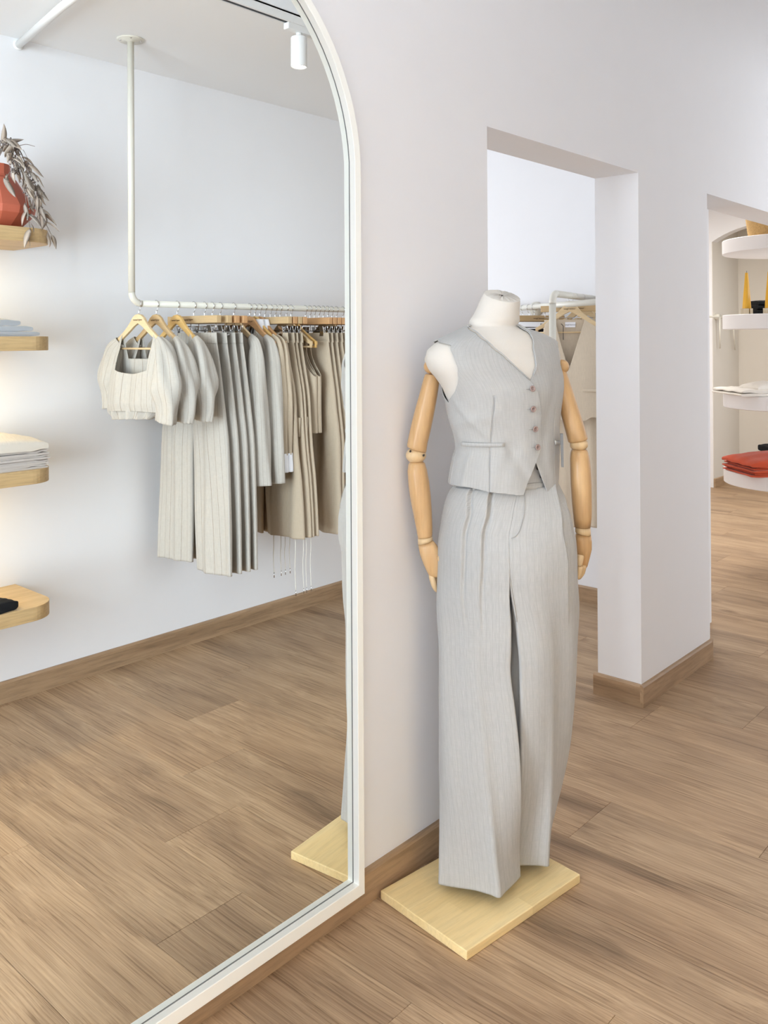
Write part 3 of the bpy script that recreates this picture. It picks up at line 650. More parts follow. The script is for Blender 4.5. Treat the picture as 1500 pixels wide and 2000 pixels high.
# inside of the back seen in the neck would be hidden by the torso; piping edges on neckline and armhole
def on_cloth(t, z, off=.003):
    p = VEST.pts(np.array([z]), np.array([t]))[0, 0]; p2 = VEST.pts(np.array([z]), np.array([t+.02]))[0, 0]; p3 = VEST.pts(np.array([z+.004]), np.array([t]))[0, 0]
    n = np.cross(p2-p, p3-p); n /= np.linalg.norm(n); return p+n*off, n
def seam(name, pix, r, off, par, mat, n=60, hitf=vest_hit, cloth=None):
    q = [hitf(x, y) for x, y in pix]; q = spline([(a, b_) for a, b_ in q], n); pts = [on_cloth(a, b_, off)[0] for a, b_ in q]
    V, Fl = tube(pts, r, 6); return obj(name, V, Fl, mat, par)
# welt pockets
def welt(pix0, pix1, name):
    q0 = vest_hit(*pix0); q1 = vest_hit(*pix1); rows = []
    for s in np.linspace(0, 1, 16):
        a = q0[0]+(q1[0]-q0[0])*s; z = q0[1]+(q1[1]-q0[1])*s; row = []
        for dz, of in ((.0085, .0040), (.0078, .0058), (-.001, .0060), (-.0018, .0040)):
            row.append(on_cloth(a, z+dz, of)[0])
        rows.append(row)
    Pw = np.array(rows); uvw = np.stack([np.broadcast_to(np.linspace(0, .12, 16)[:, None], (16, 5)), np.broadcast_to(np.array([0, .003, .012, .015, .018])[None], (16, 5))], 2)
    V, Fq2, U2 = grid(Pw, True, uvw); Fl, Ul = caps(Pw, Fq2, U2); return obj(name, V, [f[::-1] for f in Fl], M_SUIT, vest, UV=[u[::-1] for u in Ul], smooth=True)
welt((904, 869), (984, 871), 'pocket_welt'); welt((1081, 867), (1096, 867), 'pocket_welt')
seam('dart_seam', [(965, 776), (962, 820), (959, 862)], .0005, .0022, vest, M_STITCH)
seam('dart_seam', [(957, 880), (956, 925), (956, 963)], .0005, .0022, vest, M_STITCH)
seam('neckline_piping', [(914, 637), (930, 650), (950, 667), (980, 693), (1010, 721), (1033, 742)], .0013, .004, vest, M_SUIT)
seam('neckline_piping', [(1015, 637), (1028, 645), (1036, 655), (1041, 675), (1045, 700), (1046.5, 716), (1041, 733)], .0013, .003, vest, M_SUIT)
# four buttons with rim, recessed face and four holes
for bx, by in ((1036.5, 760), (1038, 798), (1042, 837), (1046.5, 873)):
    a, z = vest_hit(bx, by); p, n = on_cloth(a, z, .0075)
    prof = [(.0002, .0012), (.0048, .0012), (.0056, .0026), (.0068, .0027), (.0078, .0018), (.0078, 0), (.0002, 0)]
    V, Fl = lathe(prof[::-1], n=28, cap=False); R3 = np.array(Vector(n).to_track_quat('Z', 'Y').to_matrix())
    bo = obj('button', V@R3.T+p, Fl, M_BUTTON, vest)
    for q in ((-1, -1), (1, -1), (-1, 1), (1, 1)):
        V, Fl = lathe([(.0009, .0017), (.0009, .001)], c=(q[0]*.0018, q[1]*.0018, 0), n=8); obj('button_hole', V@R3.T+p, Fl, M_BUTTHOLE, bo)
    q2 = [vest_hit(bx-11, by+1), vest_hit(bx-5, by+1)]; V, Fl = tube([on_cloth(*q2[0], .0062)[0], on_cloth(*q2[1], .0062)[0]], .0008, 6); obj('buttonhole_stitch', V, Fl, M_STITCH, vest)
# card tag hanging at the side
l, z = at_plane(1097.5, 880, -.03); c = CM+VV*(-.03)+VR*l; bt = MB(); V = []
for dz, dx in ((.043, -.0040), (.043, .0035), (-.043, .0045), (-.043, -.001)): V.append(tuple(c+VR*dx)+(z+dz,))
V = np.array(V); V = np.concatenate([V, V+np.array([VV[0]*.012, VV[1]*.012, 0])]); obj('swing_tag', V, [(0, 1, 2, 3), (7, 6, 5, 4), (0, 4, 5, 1), (1, 5, 6, 2), (2, 6, 7, 3), (3, 7, 4, 0)], M_TAG, vest, smooth=False)

# --- trousers
trs = thing('trousers', 'light grey wide-leg pleated trousers on the mannequin', 'trousers', (CM[0], CM[1], .05))
PEL = Sil([(896, 901, 1080, .70, 30), (925, 894, 1082, .71, 26), (945, 886, 1085, .72, 21), (957, 879, 1091, .73, 17), (978, 870.5, 1103, .74, 11), (1001, 865, 1114, .75, 6), (1030, 860, 1121, .76), (1057, 856, 1126, .76), (1090, 855, 1128, .75), (1130, 855, 1128, .72), (1200, 855, 1128, .7)], phi=2)
nearR = [(1090, 855, 993), (1127, 855, 993), (1180, 855, 992), (1224, 855, 989), (1279, 855, 987), (1344, 854.5, 993), (1416, 854.5, 1000), (1488, 854, 1005), (1560, 854, 1010), (1640, 851, 1014), (1700, 848, 1019), (1735, 847, 1021), (1748, 847, 1021)]
farR = [(1090, 990, 1128), (1127, 990, 1128), (1236, 986, 1128), (1296, 981, 1125), (1392, 972, 1118), (1488, 962, 1109), (1560, 955, 1102), (1640, 944, 1094), (1700, 937, 1091), (1712, 936, 1090), (1730, 934, 1088)]
def prog(y): return min(1, max(0, (y-1100)/600))
LEGN = Sil([(y, a, c_, 1.40-.38*prog(y), 2+30*prog(y), -.01-.03*prog(y)) for y, a, c_ in nearR])
LEGF = Sil([(y, a, c_, 1.40-.38*prog(y), 2+36*prog(y), .01+.075*prog(y)) for y, a, c_ in farR])
zw = PEL.ev(0) and at_plane(990, 944)[1]
zs0 = at_plane(990, 1085)[1]; zs1 = at_plane(990, 1215)[1]
def leg(side, LEG, zhem, name):
    NR, NC = 200, 520
    zs = np.linspace(zhem, zw, NR); t = np.linspace(0, 2*PI, NC, endpoint=False)
    # waist-to-crotch: half of the pelvis, closed along the centre plane
    thp = np.where(t <= PI, side*t, 0.); Pp = PEL.pts(np.maximum(zs, PEL.z[0]), thp)
    fr = PEL.pts(np.maximum(zs, PEL.z[0]), np.array([0.])); bk = PEL.pts(np.maximum(zs, PEL.z[0]), np.array([PI]))
    w = ((t-PI)/PI)[None, :, None]; inner = bk*(1-w)+fr*w; Pp = np.where((t > PI)[None, :, None], inner, Pp)
    Pl = LEG.dpts(zs, t, side)
    s = np.clip((zs0-zs)/(zs0-zs1), 0, 1); s = (s*s*(3-2*s))[:, None, None]
    Pm = Pp*(1-s)+Pl*s; Pm[..., 2] = zs[:, None]
    n = grid_normals(Pm)*(-1 if side < 0 else 1)
    # make sure normals point out
    cen = Pm.mean(1, keepdims=True)
    if ((Pm-cen)*n).sum() < 0: n = -n
    TT = np.broadcast_to(t, (NR, NC)); ZZ = np.broadcast_to(zs[:, None], TT.shape); d = np.zeros_like(TT)
    down = np.clip((zw-ZZ)/(zw-zhem), 0, 1)
    for (pts_, amp, zend) in PLEATS[side]:
        q = [PEL.hit(x, y) for x, y in pts_]; q.sort(key=lambda v: v[1]); tt = pch([v[1] for v in q], [abs(v[0]) for v in q], ZZ)
        e = (TT-tt)*(1 if True else 1); fade = np.clip((ZZ-zend)/(zw-zend), 0, 1)**.8
        sd = PLSIGN[side]
        u = e*sd
        d += np.clip(TT/.25, 0, 1)*(TT < 2.6)*amp*fade*(np.where(u > 0, np.exp(-u/.24), np.exp(u/.012))-.45*gauss(u+.035, .03))
    cr = CREASE[side]; d += .005*gauss(np.angle(np.exp(1j*(TT-cr))), .09)*np.clip((down-.25)/.5, 0, 1)
    d -= .004*gauss(np.angle(np.exp(1j*(TT-cr-.42))), .2)*np.clip((down-.3)/.4, 0, 1)
    ph = 0 if side < 0 else 1.7
    d += (.0045*np.sin(5*TT+ph+1.5*np.sin(3.1*ZZ+ph))+.0025*np.sin(9*TT-2*ph+2.*np.sin(2.3*ZZ)))*np.clip((down-.12)/.3, 0, 1)*(.6+.4*np.cos(TT))*(1-.65*np.clip((down-.6)/.4, 0, 1))
    d += .003*np.sin(22*ZZ+3*TT)*gauss(ZZ-.72, .12)
    sm = 1.62; d -= .002*gauss(TT-sm, .012)*(1)
    Pm = Pm+n*d[..., None]
    Pm[..., 2] += (np.clip((zhem+.12-ZZ)/.12, 0, 1)**2)*(.012*np.cos(TT-PI)*-.6)
    uv = np.stack([np.broadcast_to(np.linspace(0, 2*PI, NC+1)*.108, (NR, NC+1)), np.broadcast_to(zs[:, None], (NR, NC+1))], 2)
    V, Fq, Uq = grid(Pm, True, uv)
    if side < 0: Fq = Fq[:, ::-1]; Uq = Uq[:, ::-1]
    # hem edge turned under
    o = obj(name, V, Fq, M_SUIT, trs, UV=np.ascontiguousarray(Uq), solid=.0025)
    # pressed hem stitch line
    return o
PLEATS = {-1: [([(921, 958), (915, 1010), (905, 1090), (901, 1170)], .013, .70), ([(958, 958), (951, 1010), (941, 1095), (936, 1175)], .013, .68)],
          1: [([(1080, 962), (1092, 1015), (1106, 1100)], .014, .70), ([(1095, 957), (1108, 1010), (1121, 1080)], .010, .74)]}
PLSIGN = {-1: 1, 1: -1}
CREASE = {-1: .50, 1: .50}
leg(-1, LEGN, .046, 'right_leg'); leg(1, LEGF, .050, 'left_leg')
zz = np.linspace(at_plane(990, 946)[1], at_plane(990, 894)[1], 8); th = np.linspace(-PI, PI, 120, endpoint=False); Pw = PEL.pts(zz, th); Pw = Pw+grid_normals(Pw)*.002
uv = np.stack([np.broadcast_to(np.linspace(-PI, PI, 121)*.14, (8, 121)), np.broadcast_to(zz[:, None], (8, 121))], 2)
V, Fq, Uq = grid(Pw, True, uv); obj('waistband', V, Fq, M_SUIT, trs, UV=Uq, solid=.003)
def pel_cloth(x, y, off):
    t_, z_ = PEL.hit(x, y); p = PEL.pts(np.array([z_]), np.array([t_]))[0, 0]; c = CM+VR*0; n = np.array([p[0]-CM[0], p[1]-CM[1], 0]); n /= np.linalg.norm(n); return p+n*off
V, Fl = tube(spline([pel_cloth(x, y, .003) for x, y in ((1023, 958), (1023, 985), (1021, 1010), (1015, 1032), (1007, 1046), (998, 1051))], 40), .0005, 6); obj('fly_stitching', V, Fl, M_STITCH, trs)
V, Fl = tube(spline([pel_cloth(x, y, .0035) for x, y in ((1024, 945), (1040, 943), (1066, 942))], 20), .0012, 6); obj('waist_seam', V, Fl, M_STITCH, trs)
for (x, y) in ((1053, 929), (1047, 913)):
    p = pel_cloth(x, y, .004); V, Fl = lathe([(.0002, .003), (.005, .002), (.006, 0), (.0002, -.001)][::-1], n=16); nrm = np.array([p[0]-CM[0], p[1]-CM[1], 0]); R3 = np.array(Vector(nrm).to_track_quat('Z', 'Y').to_matrix()); obj('hook_fastener', V@R3.T+p, Fl, M_STEELD, trs)

# ------------------------------------------------------------------ ceiling rail with garments (opposite wall; the mirror shows it)
RY, RZ, RR = -1.6293, 1.5785, .0135          # axis and radius of the hanging rail
PX = 1.964                                   # upright post
def vx(px): return on(px, 587+(px-255)*.0506, 1, -2*.0218-RY)[0]   # rail position of a hook seen in the mirror
rack = thing('clothes_rail', 'cream pipe clothes rail hung from the ceiling by a post', 'clothes rail', (PX, RY, CEIL))
V, Fl = tube([(PX, RY, CEIL-.006), (PX, RY, RZ+.045)], RR, 20); obj('post', V, Fl, M_RACK, rack)
a = np.linspace(0, PI/2, 9); bend = [(PX+.045-.045*math.cos(q), RY, RZ+.045-.045*math.sin(q)) for q in a]
V, Fl = tube(bend, RR, 20); obj('bend', V, Fl, M_RACK, rack)
V, Fl = tube([(PX+.045, RY, RZ), (4.2, RY, RZ)], RR, 20); obj('rail', V, Fl, M_RACK, rack)
V, Fl = lathe([(.0002, CEIL), (.054, CEIL), (.054, CEIL-.003), (.052, CEIL-.0055), (.018, CEIL-.0065), (.0135, CEIL-.012)][::-1], c=(PX, RY, 0), n=40); fo = obj('ceiling_flange', V, Fl, M_RACK, rack)
for q in (.6, 2.1, 3.7, 5.3):
    V, Fl = lathe([(.0002, -.0024), (.004, -.0022), (.005, 0)], c=(PX+.04*math.cos(q), RY+.04*math.sin(q), CEIL-.0052), n=12); obj('screw', V, Fl, M_CHROME, fo)
V, Fl = tube([(4.187, RY, RZ), (4.187, RY, CEIL)], RR, 16); obj('post', V, Fl, M_RACK, rack)

# --- templates; local axes: x along the rail (front faces -x), y across (towards the mirror), z up from the rail axis
def hook_mesh(r=RR, stem=-.042):
    R = r+.0022; pts = [(0, 0, stem), (0, 0, stem+.016), (0, .006, -.028)]
    for q in np.linspace(-.75, PI+.7, 22): pts.append((0, R*math.cos(q), R*math.sin(q)))
    return tube(spline(pts, 40), .0014, 6)
def hanger(mat, text=True, name='wooden_hanger', label=''):
    h = thing(name, label, 'hanger')
    top = [(-.205, -.160), (-.17, -.143), (-.13, -.122), (-.09, -.098), (-.06, -.074), (-.042, -.056), (-.022, -.045), (0, -.042)]
    bot = [(-.205, -.176), (-.17, -.164), (-.12, -.140), (-.07, -.114), (-.03, -.092), (0, -.080)]
    top = [(y*.86, z) for y, z in top]; bot = [(y*.86, z) for y, z in bot]
    full = top+[(-y, z) for y, z in top[::-1][1:]]+[(-y, z) for y, z in bot]+bot[::-1][1:]
    V, Fl = prism(full, 0, -.0065, .0065); obj('body', V, Fl, mat, h, smooth=False, local=True, bevel=.002)
    V, Fl = tube([(0, -.168, -.183), (0, .168, -.183)], .0042, 10); obj('trouser_bar', V, Fl, mat, h, local=True)
    for s in (-1, 1): V, Fl = tube([(0, s*.169, -.156), (0, s*.169, -.188)], .0065, 8); obj('bar_end', V, Fl, mat, h, local=True)
    V, Fl = hook_mesh(); obj('hook', V, Fl, M_CHROME, h, local=True)
    if text: words(h, (-.0072, 0, -.066), .0085)
    return h
LETTERS = {}
def words(par, loc, size, body='weigil bannor', mat=None, rot=(PI/2, 0, -PI/2)):
    cu = bpy.data.curves.new('lettering', 'FONT'); cu.body = body; cu.size = size*1.25; cu.align_x = 'CENTER'; cu.align_y = 'CENTER'; cu.extrude = .0002; cu.space_character = 1.05
    cu.materials.append(mat or M_INK); key = (body, round(size, 4), (mat or M_INK).name)
    if key not in LETTERS:
        t_ = bpy.data.objects.new('lettering', cu); COL.objects.link(t_); bpy.context.view_layer.update()
        LETTERS[key] = bpy.data.meshes.new_from_object(t_.evaluated_get(bpy.context.evaluated_depsgraph_get())); bpy.data.objects.remove(t_)
    o = bpy.data.objects.new('lettering', LETTERS[key]); COL.objects.link(o); o.parent = par; o.location = loc; o.rotation_euler = rot; return o
def clip_hanger(mat, label='', name='clip_hanger'):
    h = thing(name, label, 'hanger'); b = MB(); b.box((-.0125, -.175, -.078), (.0125, .175, -.046)); V, Fl = b.get(); obj('bar', V, Fl, mat, h, smooth=False, local=True, bevel=.002)
    V, Fl = hook_mesh(stem=-.047); obj('hook', V, Fl, M_CHROME, h, local=True)
    for s in (-1, 1):
        V, Fl = tube([(0, s*.155, -.076), (0, s*.155, -.104), (0, s*.14, -.108), (0, 0, -.109)], .0016, 6); obj('wire', V, Fl, M_CHROME, h, local=True)
    for s in (-1, 1):
        b = MB(); y = s*.12
        for q in (-1, 1):
            b.add(*prism([(q*.004, -.135), (q*.010, -.134), (q*.006, -.112), (q*.013, -.088), (q*.009, -.087), (q*.0015, -.110)], 1, y-.012, y+.012))
        V, Fl = b.get(); c = obj('clip', V, Fl, M_CHROME, h, smooth=False, local=True)
        V, Fl = tube([(0, y-.013, -.108), (0, y+.013, -.108)], .004, 10); obj('clip_spring', V, Fl, M_CHROME, c, local=True)
    words(h, (-.0132, -.02, -.062), .009)
    return h
def sleeve(path, rx, ry, n=30, rows=60, fold=.004, seed=0, gather=None):
    """cloth tube along a path in the y-z plane (x may shift); rx thickness, ry width along path"""
    r0 = np.random.default_rng(seed); pts = spline(path, rows); u = np.linspace(0, 1, rows); RXv = pch(np.linspace(0, 1, len(rx)), rx, u); RYv = pch(np.linspace(0, 1, len(ry)), ry, u)
    T = np.gradient(pts, axis=0); T /= np.linalg.norm(T, axis=1, keepdims=True); X = np.array([1., 0, 0]); B = np.cross(T, X); B /= np.linalg.norm(B, axis=1, keepdims=True)
    t = np.linspace(0, 2*PI, n, endpoint=False); p1, p2 = r0.uniform(0, 6, 2)
    k = 1+0*t[None]+(fold/ry[1])*(np.sin(3*t[None]+p1+5*u[:, None])*.6+np.sin(5*t[None]+p2-7*u[:, None])*.4)
    if gather: k = k*(1+gather*np.sin(14*t[None]+p1)*np.clip((u[:, None]-.86)/.14, 0, 1))
    P = pts[:, None]+X*(RXv[:, None]*np.cos(t)[None]*k)[..., None]+B[:, None]*(RYv[:, None]*np.sin(t)[None]*k)[..., None]
    Lg = np.r_[0, np.cumsum(np.linalg.norm(np.diff(pts, axis=0), axis=1))]
    uv = np.stack([np.broadcast_to(np.linspace(0, 2*PI, n+1)*np.mean(ry), (rows, n+1)), np.broadcast_to(-Lg[:, None], (rows, n+1))], 2)
    return grid(P, True, uv)
def panel_tube(rows, n=120, nz=120, folds=(), seed=0, jitter=.0015, hemwave=0.):
    """hanging cloth body: rows (z, y centre, half width, half thickness, x shift)"""
    rows = sorted(rows); z = np.array([r[0] for r in rows]); zs = np.linspace(z[0], z[-1], nz); yc, w, tk, xs = [pch(z, [r[i] if len(r) > i else 0. for r in rows], zs) for i in (1, 2, 3, 4)]
    t = np.linspace(0, 2*PI, n, endpoint=False); r0 = np.random.default_rng(seed); c, s = np.cos(t), np.sin(t)
    ex = np.sign(c)*np.abs(c)**.75; ey = np.sign(s)*np.abs(s)**.9
    Y = yc[:, None]+w[:, None]*ey[None]; d = np.zeros((nz, n)); down = ((zs[-1]-zs)/(zs[-1]-zs[0]))[:, None]
    for (f, amp, ph, top) in folds: d += amp*np.sin(f*Y/.1+ph+1.3*down)*np.clip((down-top)/.3, 0, 1)
    for _ in range(3): d += jitter*np.sin(r0.uniform(8, 25)*Y+r0.uniform(5, 14)*zs[:, None]+r0.uniform(0, 6))
    X = xs[:, None]+tk[:, None]*ex[None]+d
    Z = np.broadcast_to(zs[:, None], Y.shape)+hemwave*np.sin(9*Y+seed)*(down**6)
    P = np.stack([X, Y, Z], 2); per = np.linspace(0, 4*w.mean(), n+1)
    uv = np.stack([np.broadcast_to(per, (nz, n+1)), np.broadcast_to(zs[:, None], (nz, n+1))], 2)
    return P, uv, Y, Z, ex
def cloth(name, P, uv, mat, par, fld=None, solid=.002, flip=False):
    V, Fq, Uq = grid(P, True, uv)
    c = P.mean(1, keepdims=True); n = grid_normals(P)
    if ((P-c)*n).sum() < 0: Fq = Fq[:, ::-1]; Uq = np.ascontiguousarray(Uq[:, ::-1])
    if fld is not None: V, Fq, Uq = clip(V, Fq, Uq, fld.ravel())
    return obj(name, V, Fq, mat, par, UV=Uq, local=True, solid=solid)
def sl(name, args, mat, par, **kw):
    V, Fq, Uq = sleeve(*args, **kw); return obj(name, V, Fq, mat, par, UV=Uq, local=True, solid=.0018)
def puff_top(seed, label):
    g = thing('puff_sleeve_blouse', label, 'top')
    P, uv, Y, Z, ex = panel_tube([(-.440, -.035, .185, .040), (-.40, -.03, .185, .050), (-.30, -.02, .178, .046), (-.22, -.005, .165, .032), (-.17, 0, .142, .018), (-.125, 0, .110, .012)], n=200, nz=130, folds=((3.5, .006, seed, .1), (6, .003, 2*seed, .3)), seed=seed, hemwave=.006)
    yy = np.abs(Y); frontn = .275-.05*np.clip((.105-yy)/.105, 0, 1)*0; neck = np.where(ex < 0, np.where(yy < .118+.06*(Z+.27), Z+.272-.012*np.cos(Y/.1*1.5), -1), np.where(yy < .11, Z+.235, -1))
    strap = np.where(Z > -.16, (yy-.095), 1)
    fld = np.minimum(-neck*1.0, 1); fld = np.where(neck > -.9, -neck, .02+0*neck)
    # smooth square neckline: keep where below neck depth or outside neck width
    nd = np.where(ex < 0, -.268-.016*np.cos(np.clip(Y, -.11, .11)/.11*PI/2), -.225); nw = .106+.05*np.clip(Z+.268, 0, .2)*0
    fld = np.maximum(nd-Z, (yy-nw))
    cloth('bodice', P, uv, M_STRIPE, g, fld)
    sl('sleeve', ([(0, .128, -.150), (-.004, .160, -.180), (-.012, .196, -.27), (-.016, .205, -.38), (-.012, .196, -.46), (-.012, .194, -.472)], [.016, .036, .046, .054, .036, .030], [.024, .042, .052, .062, .056, .048]), M_STRIPE, g, n=60, seed=seed, fold=.008, gather=.05)
    sl('sleeve', ([(0, -.128, -.150), (0, -.160, -.180), (0, -.195, -.27), (.004, -.210, -.36), (.004, -.206, -.425), (.004, -.205, -.435)], [.016, .034, .042, .048, .032, .03], [.024, .040, .048, .056, .05, .044]), M_STRIPE, g, n=60, seed=seed+9, fold=.008, gather=.05)
    # gathered inner peplum showing below the hem
    P, uv, *_ = panel_tube([(-.475, -.055, .13, .026), (-.45, -.05, .15, .030), (-.41, -.045, .165, .032)], n=160, nz=24, folds=((11, .010, seed, -.5),), seed=seed, hemwave=.008); cloth('peplum', P, uv, M_STRIPE, g)
    return g
def trousers_on_clips(mat, seed, label, name='hanging_trousers', zh=-1.115, spread=.145, hw=.118, flap=False, cords=False, cat='trousers'):
    g = thing(name, label, cat)
    P, uv, *_ = panel_tube([(-.165, 0, .165, .011), (-.118, 0, .160, .010)], n=120, nz=10, seed=seed, jitter=.001); cloth('waistband', P, uv, mat, g)
    for s in (1, -1):
        x = -.004*s
        P, uv, Y, Z, ex = panel_tube([(zh, s*spread, hw, .020, x), (zh+.25, s*(spread-.012), hw*.98, .023, x), (-.62, s*.122, .112, .024, x), (-.42, s*.105, .105, .021, x), (-.26, s*.088, .092, .015, x), (-.155, s*.080, .080, .010, x)],
                                     n=140, nz=120, folds=((4.4, .006, seed+s, .12), (8.5, .003, 2*seed, .05)), seed=seed+s, hemwave=.008)
        cloth('leg', P, uv, mat, g)
        if flap:
            b = MB(); V = []; rows = []
            for y in np.linspace(s*.122-.092, s*.122+.096, 14): rows.append([(-.031-.004*math.sin(y*40), y, -.50), (-.034-.004*math.sin(y*40), y, -.585-.006*math.sin(y*30)), (-.030-.004*math.sin(y*40), y, -.585), (-.025, y, -.50)])
            Pw = np.array(rows); uvw = np.stack([np.broadcast_to(np.linspace(0, .2, 14)[:, None], (14, 5)), np.broadcast_to(np.array([0, .08, .085, .16, .17])[None], (14, 5))], 2); V, Fq, Uq = grid(Pw, True, uvw); Fl, Ul = caps(Pw, Fq, Uq); obj('pocket_flap', V, Fl, mat, g, UV=Ul, local=True)
        if cords and s > 0:
            for k in range(2):
                y0 = s*spread+(.085 if k else -.06); zl = zh-.17-.11*((k+s+seed) % 3)/2; pts = spline([(-.02, y0, zh+.012), (-.024, y0+.004, zh-.05), (-.022, y0-.002, (zh+zl)/2), (-.022, y0+.003, zl)], 14)
                V, Fl = tube(pts, .0021, 6); c = obj('drawstring', V, Fl, M_CORD, g, local=True)
                V, Fl = tube([(-.022, y0+.003, zl+.004), (-.022, y0+.003, zl-.020)], .0023, 8); obj('cord_end', V, Fl, M_CHROME, c, local=True)
    return g
def jacket(mat, seed, label, name, zs=-.775, zb=-.73, shirt=False):
    g = thing(name, label, 'jacket' if not shirt else 'jacket')
    P, uv, Y, Z, ex = panel_tube([(zb, -.01, .235, .030), (-.55, -.01, .222, .034), (-.30, -.005, .205, .030), (-.20, 0, .198, .022), (-.165, 0, .165, .016), (-.135, 0, .115, .013), (-.108, 0, .070, .012)], n=200, nz=130, folds=((3.2, .006, seed, .2),), seed=seed, hemwave=.004)
    # open V neck at the front
    fld = np.where(ex < 0, np.maximum(np.abs(Y)-np.clip((Z+.40)/.30, 0, 1)*.062, -.36-Z), np.maximum(np.abs(Y)-.05, -.122-Z))
    cloth('body', P, uv, mat, g, fld)
    c = -.02
    if shirt:
        sl('sleeve', ([(0, .145, -.145), (-.006, .198, -.182), (-.014, .218, -.33), (-.016, .232, -.55), (-.018, .236, -.66)], [.014, .036, .040, .036, .032], [.024, .048, .052, .046, .044]), mat, g, n=50, seed=seed, fold=.006)
        sl('cuff', ([(-.018, .236, -.652), (-.018, .237, -.70), (-.018, .238, -.735)], [.036, .037, .038], [.047, .049, .050]), M_WHITEC, g, n=40, rows=12, seed=seed, fold=.001)
    else:
        sl('sleeve', ([(0, .145, -.145), (-.006, .200, -.182), (-.014, .228, -.34), (-.016, .246, -.58), (-.018, .252, zs)], [.014, .038, .044, .044, .040], [.024, .052, .060, .066, .076]), mat, g, n=60, rows=80, seed=seed, fold=.006)
    sl('sleeve', ([(.002, -.145, -.145), (.004, -.200, -.182), (.004, -.225, -.34), (.004, -.24, -.58), (.004, -.245, zs+.06)], [.014, .032, .036, .036, .034], [.024, .048, .055, .058, .06]), mat, g, n=40, seed=seed+5, fold=.006)
    # collar and lapels
    cm = M_WHITEC if shirt else mat
    if shirt:
        P, uv, Y, Z, ex = panel_tube([(-.160, .0, .098, .044), (-.118, 0, .088, .040), (-.085, 0, .080, .036), (-.056, 0, .070, .030)], n=120, nz=24, seed=seed, jitter=.001)
        cloth('collar', P, uv, cm, g, np.where(ex < 0, np.abs(Y)-.030-.25*np.clip(-.10-Z, 0, 1), 1.))
    for s in (() if shirt else (-1, 1)):
        if shirt: rows = [[(-.012, s*.012, -.120), (-.030, s*.030, -.118), (-.036, s*.058, -.150), (-.022, s*.048, -.160)], [(.006, s*.052, -.086), (-.012, s*.074, -.088), (-.020, s*.082, -.128), (.0, s*.072, -.128)], [(.022, s*.022, -.062), (.030, s*.045, -.072), (.026, s*.052, -.110), (.02, s*.03, -.104)]]
        else: rows = [[(-.022, s*.010, -.36), (-.034, s*.024, -.35), (-.036, s*.030, -.345), (-.024, s*.016, -.345)], [(-.018, s*.048, -.20), (-.036, s*.085, -.205), (-.038, s*.088, -.19), (-.02, s*.058, -.17)], [(-.004, s*.058, -.118), (-.020, s*.088, -.140), (-.022, s*.09, -.128), (-.004, s*.062, -.105)], [(.018, s*.02, -.092), (.026, s*.04, -.115), (.03, s*.04, -.105), (.022, s*.02, -.086)]]
        Pw = np.array(rows); nr = len(rows); Pd = np.stack([spline(Pw[:, j], 16) for j in range(4)], 1)
        uvw = np.stack([np.broadcast_to(np.array([0, .03, .06, .09, .1])[None], (16, 5)), np.broadcast_to(np.linspace(0, .25, 16)[:, None], (16, 5))], 2); V, Fq, Uq = grid(Pd, True, uvw); Fl, Ul = caps(Pd, Fq, Uq)
        obj('collar' if shirt else 'lapel', V, [f[::-1] for f in Fl] if s > 0 else Fl, cm, g, UV=[u[::-1] for u in Ul] if s > 0 else Ul, local=True, smooth=True, autosmooth=50)
    return g
def vest_hang(mat, seed, label, zb=-.60, tagged=False):
    g = thing('hanging_waistcoat', label, 'waistcoat')
    P, uv, Y, Z, ex = panel_tube([(zb, 0, .205, .030), (-.45, 0, .198, .034), (-.33, 0, .200, .032), (-.22, 0, .175, .022), (-.165, 0, .150, .014), (-.130, 0, .115, .011), (-.100, 0, .070, .010)], n=220, nz=150, folds=((3, .004, seed, .2),), seed=seed, hemwave=.002)
    yy = np.abs(Y); armw = .128+np.clip((-.20-Z)/.13, 0, 1)**2*.085
    f1 = np.where(Z > -.345, armw-yy, .05)
    f2 = np.where(ex < 0, np.maximum(yy-np.clip((Z+.365)/.26, 0, 1)**.9*.078, -.365-Z), np.maximum(yy-.058, -.122-Z))
    hem = zb+.02-.035*np.clip(1-np.abs(yy-.055)/.055, 0, 1)*(ex < 0); f3 = Z-hem
    cloth('bodice', P, uv, mat, g, np.minimum.reduce([f1, f2, f3]))
    for s in (-1, 1):
        b = MB(); b.box((-.040, min(s*.07, s*.15), -.475), (-.031, max(s*.07, s*.15), -.462)); obj('pocket_welt', *b.get(), mat, g, smooth=False, local=True, UV=np.zeros((24, 2)), bevel=.003)
    if tagged:
        b = MB(); b.box((.004, -.026, -.158), (.0055, .026, -.132)); lb = obj('neck_label', *b.get(), M_LABEL, g, smooth=False, local=True); words(lb, (.0034, 0, -.145), .0075, mat=M_GREYINK)
        V, Fl = tube(spline([(.0, .045, -.140), (-.002, .034, -.152), (-.003, .034, -.22)], 12), .0016, 6); obj('tag_cord', V, Fl, M_BLACK, g, local=True)
    return g

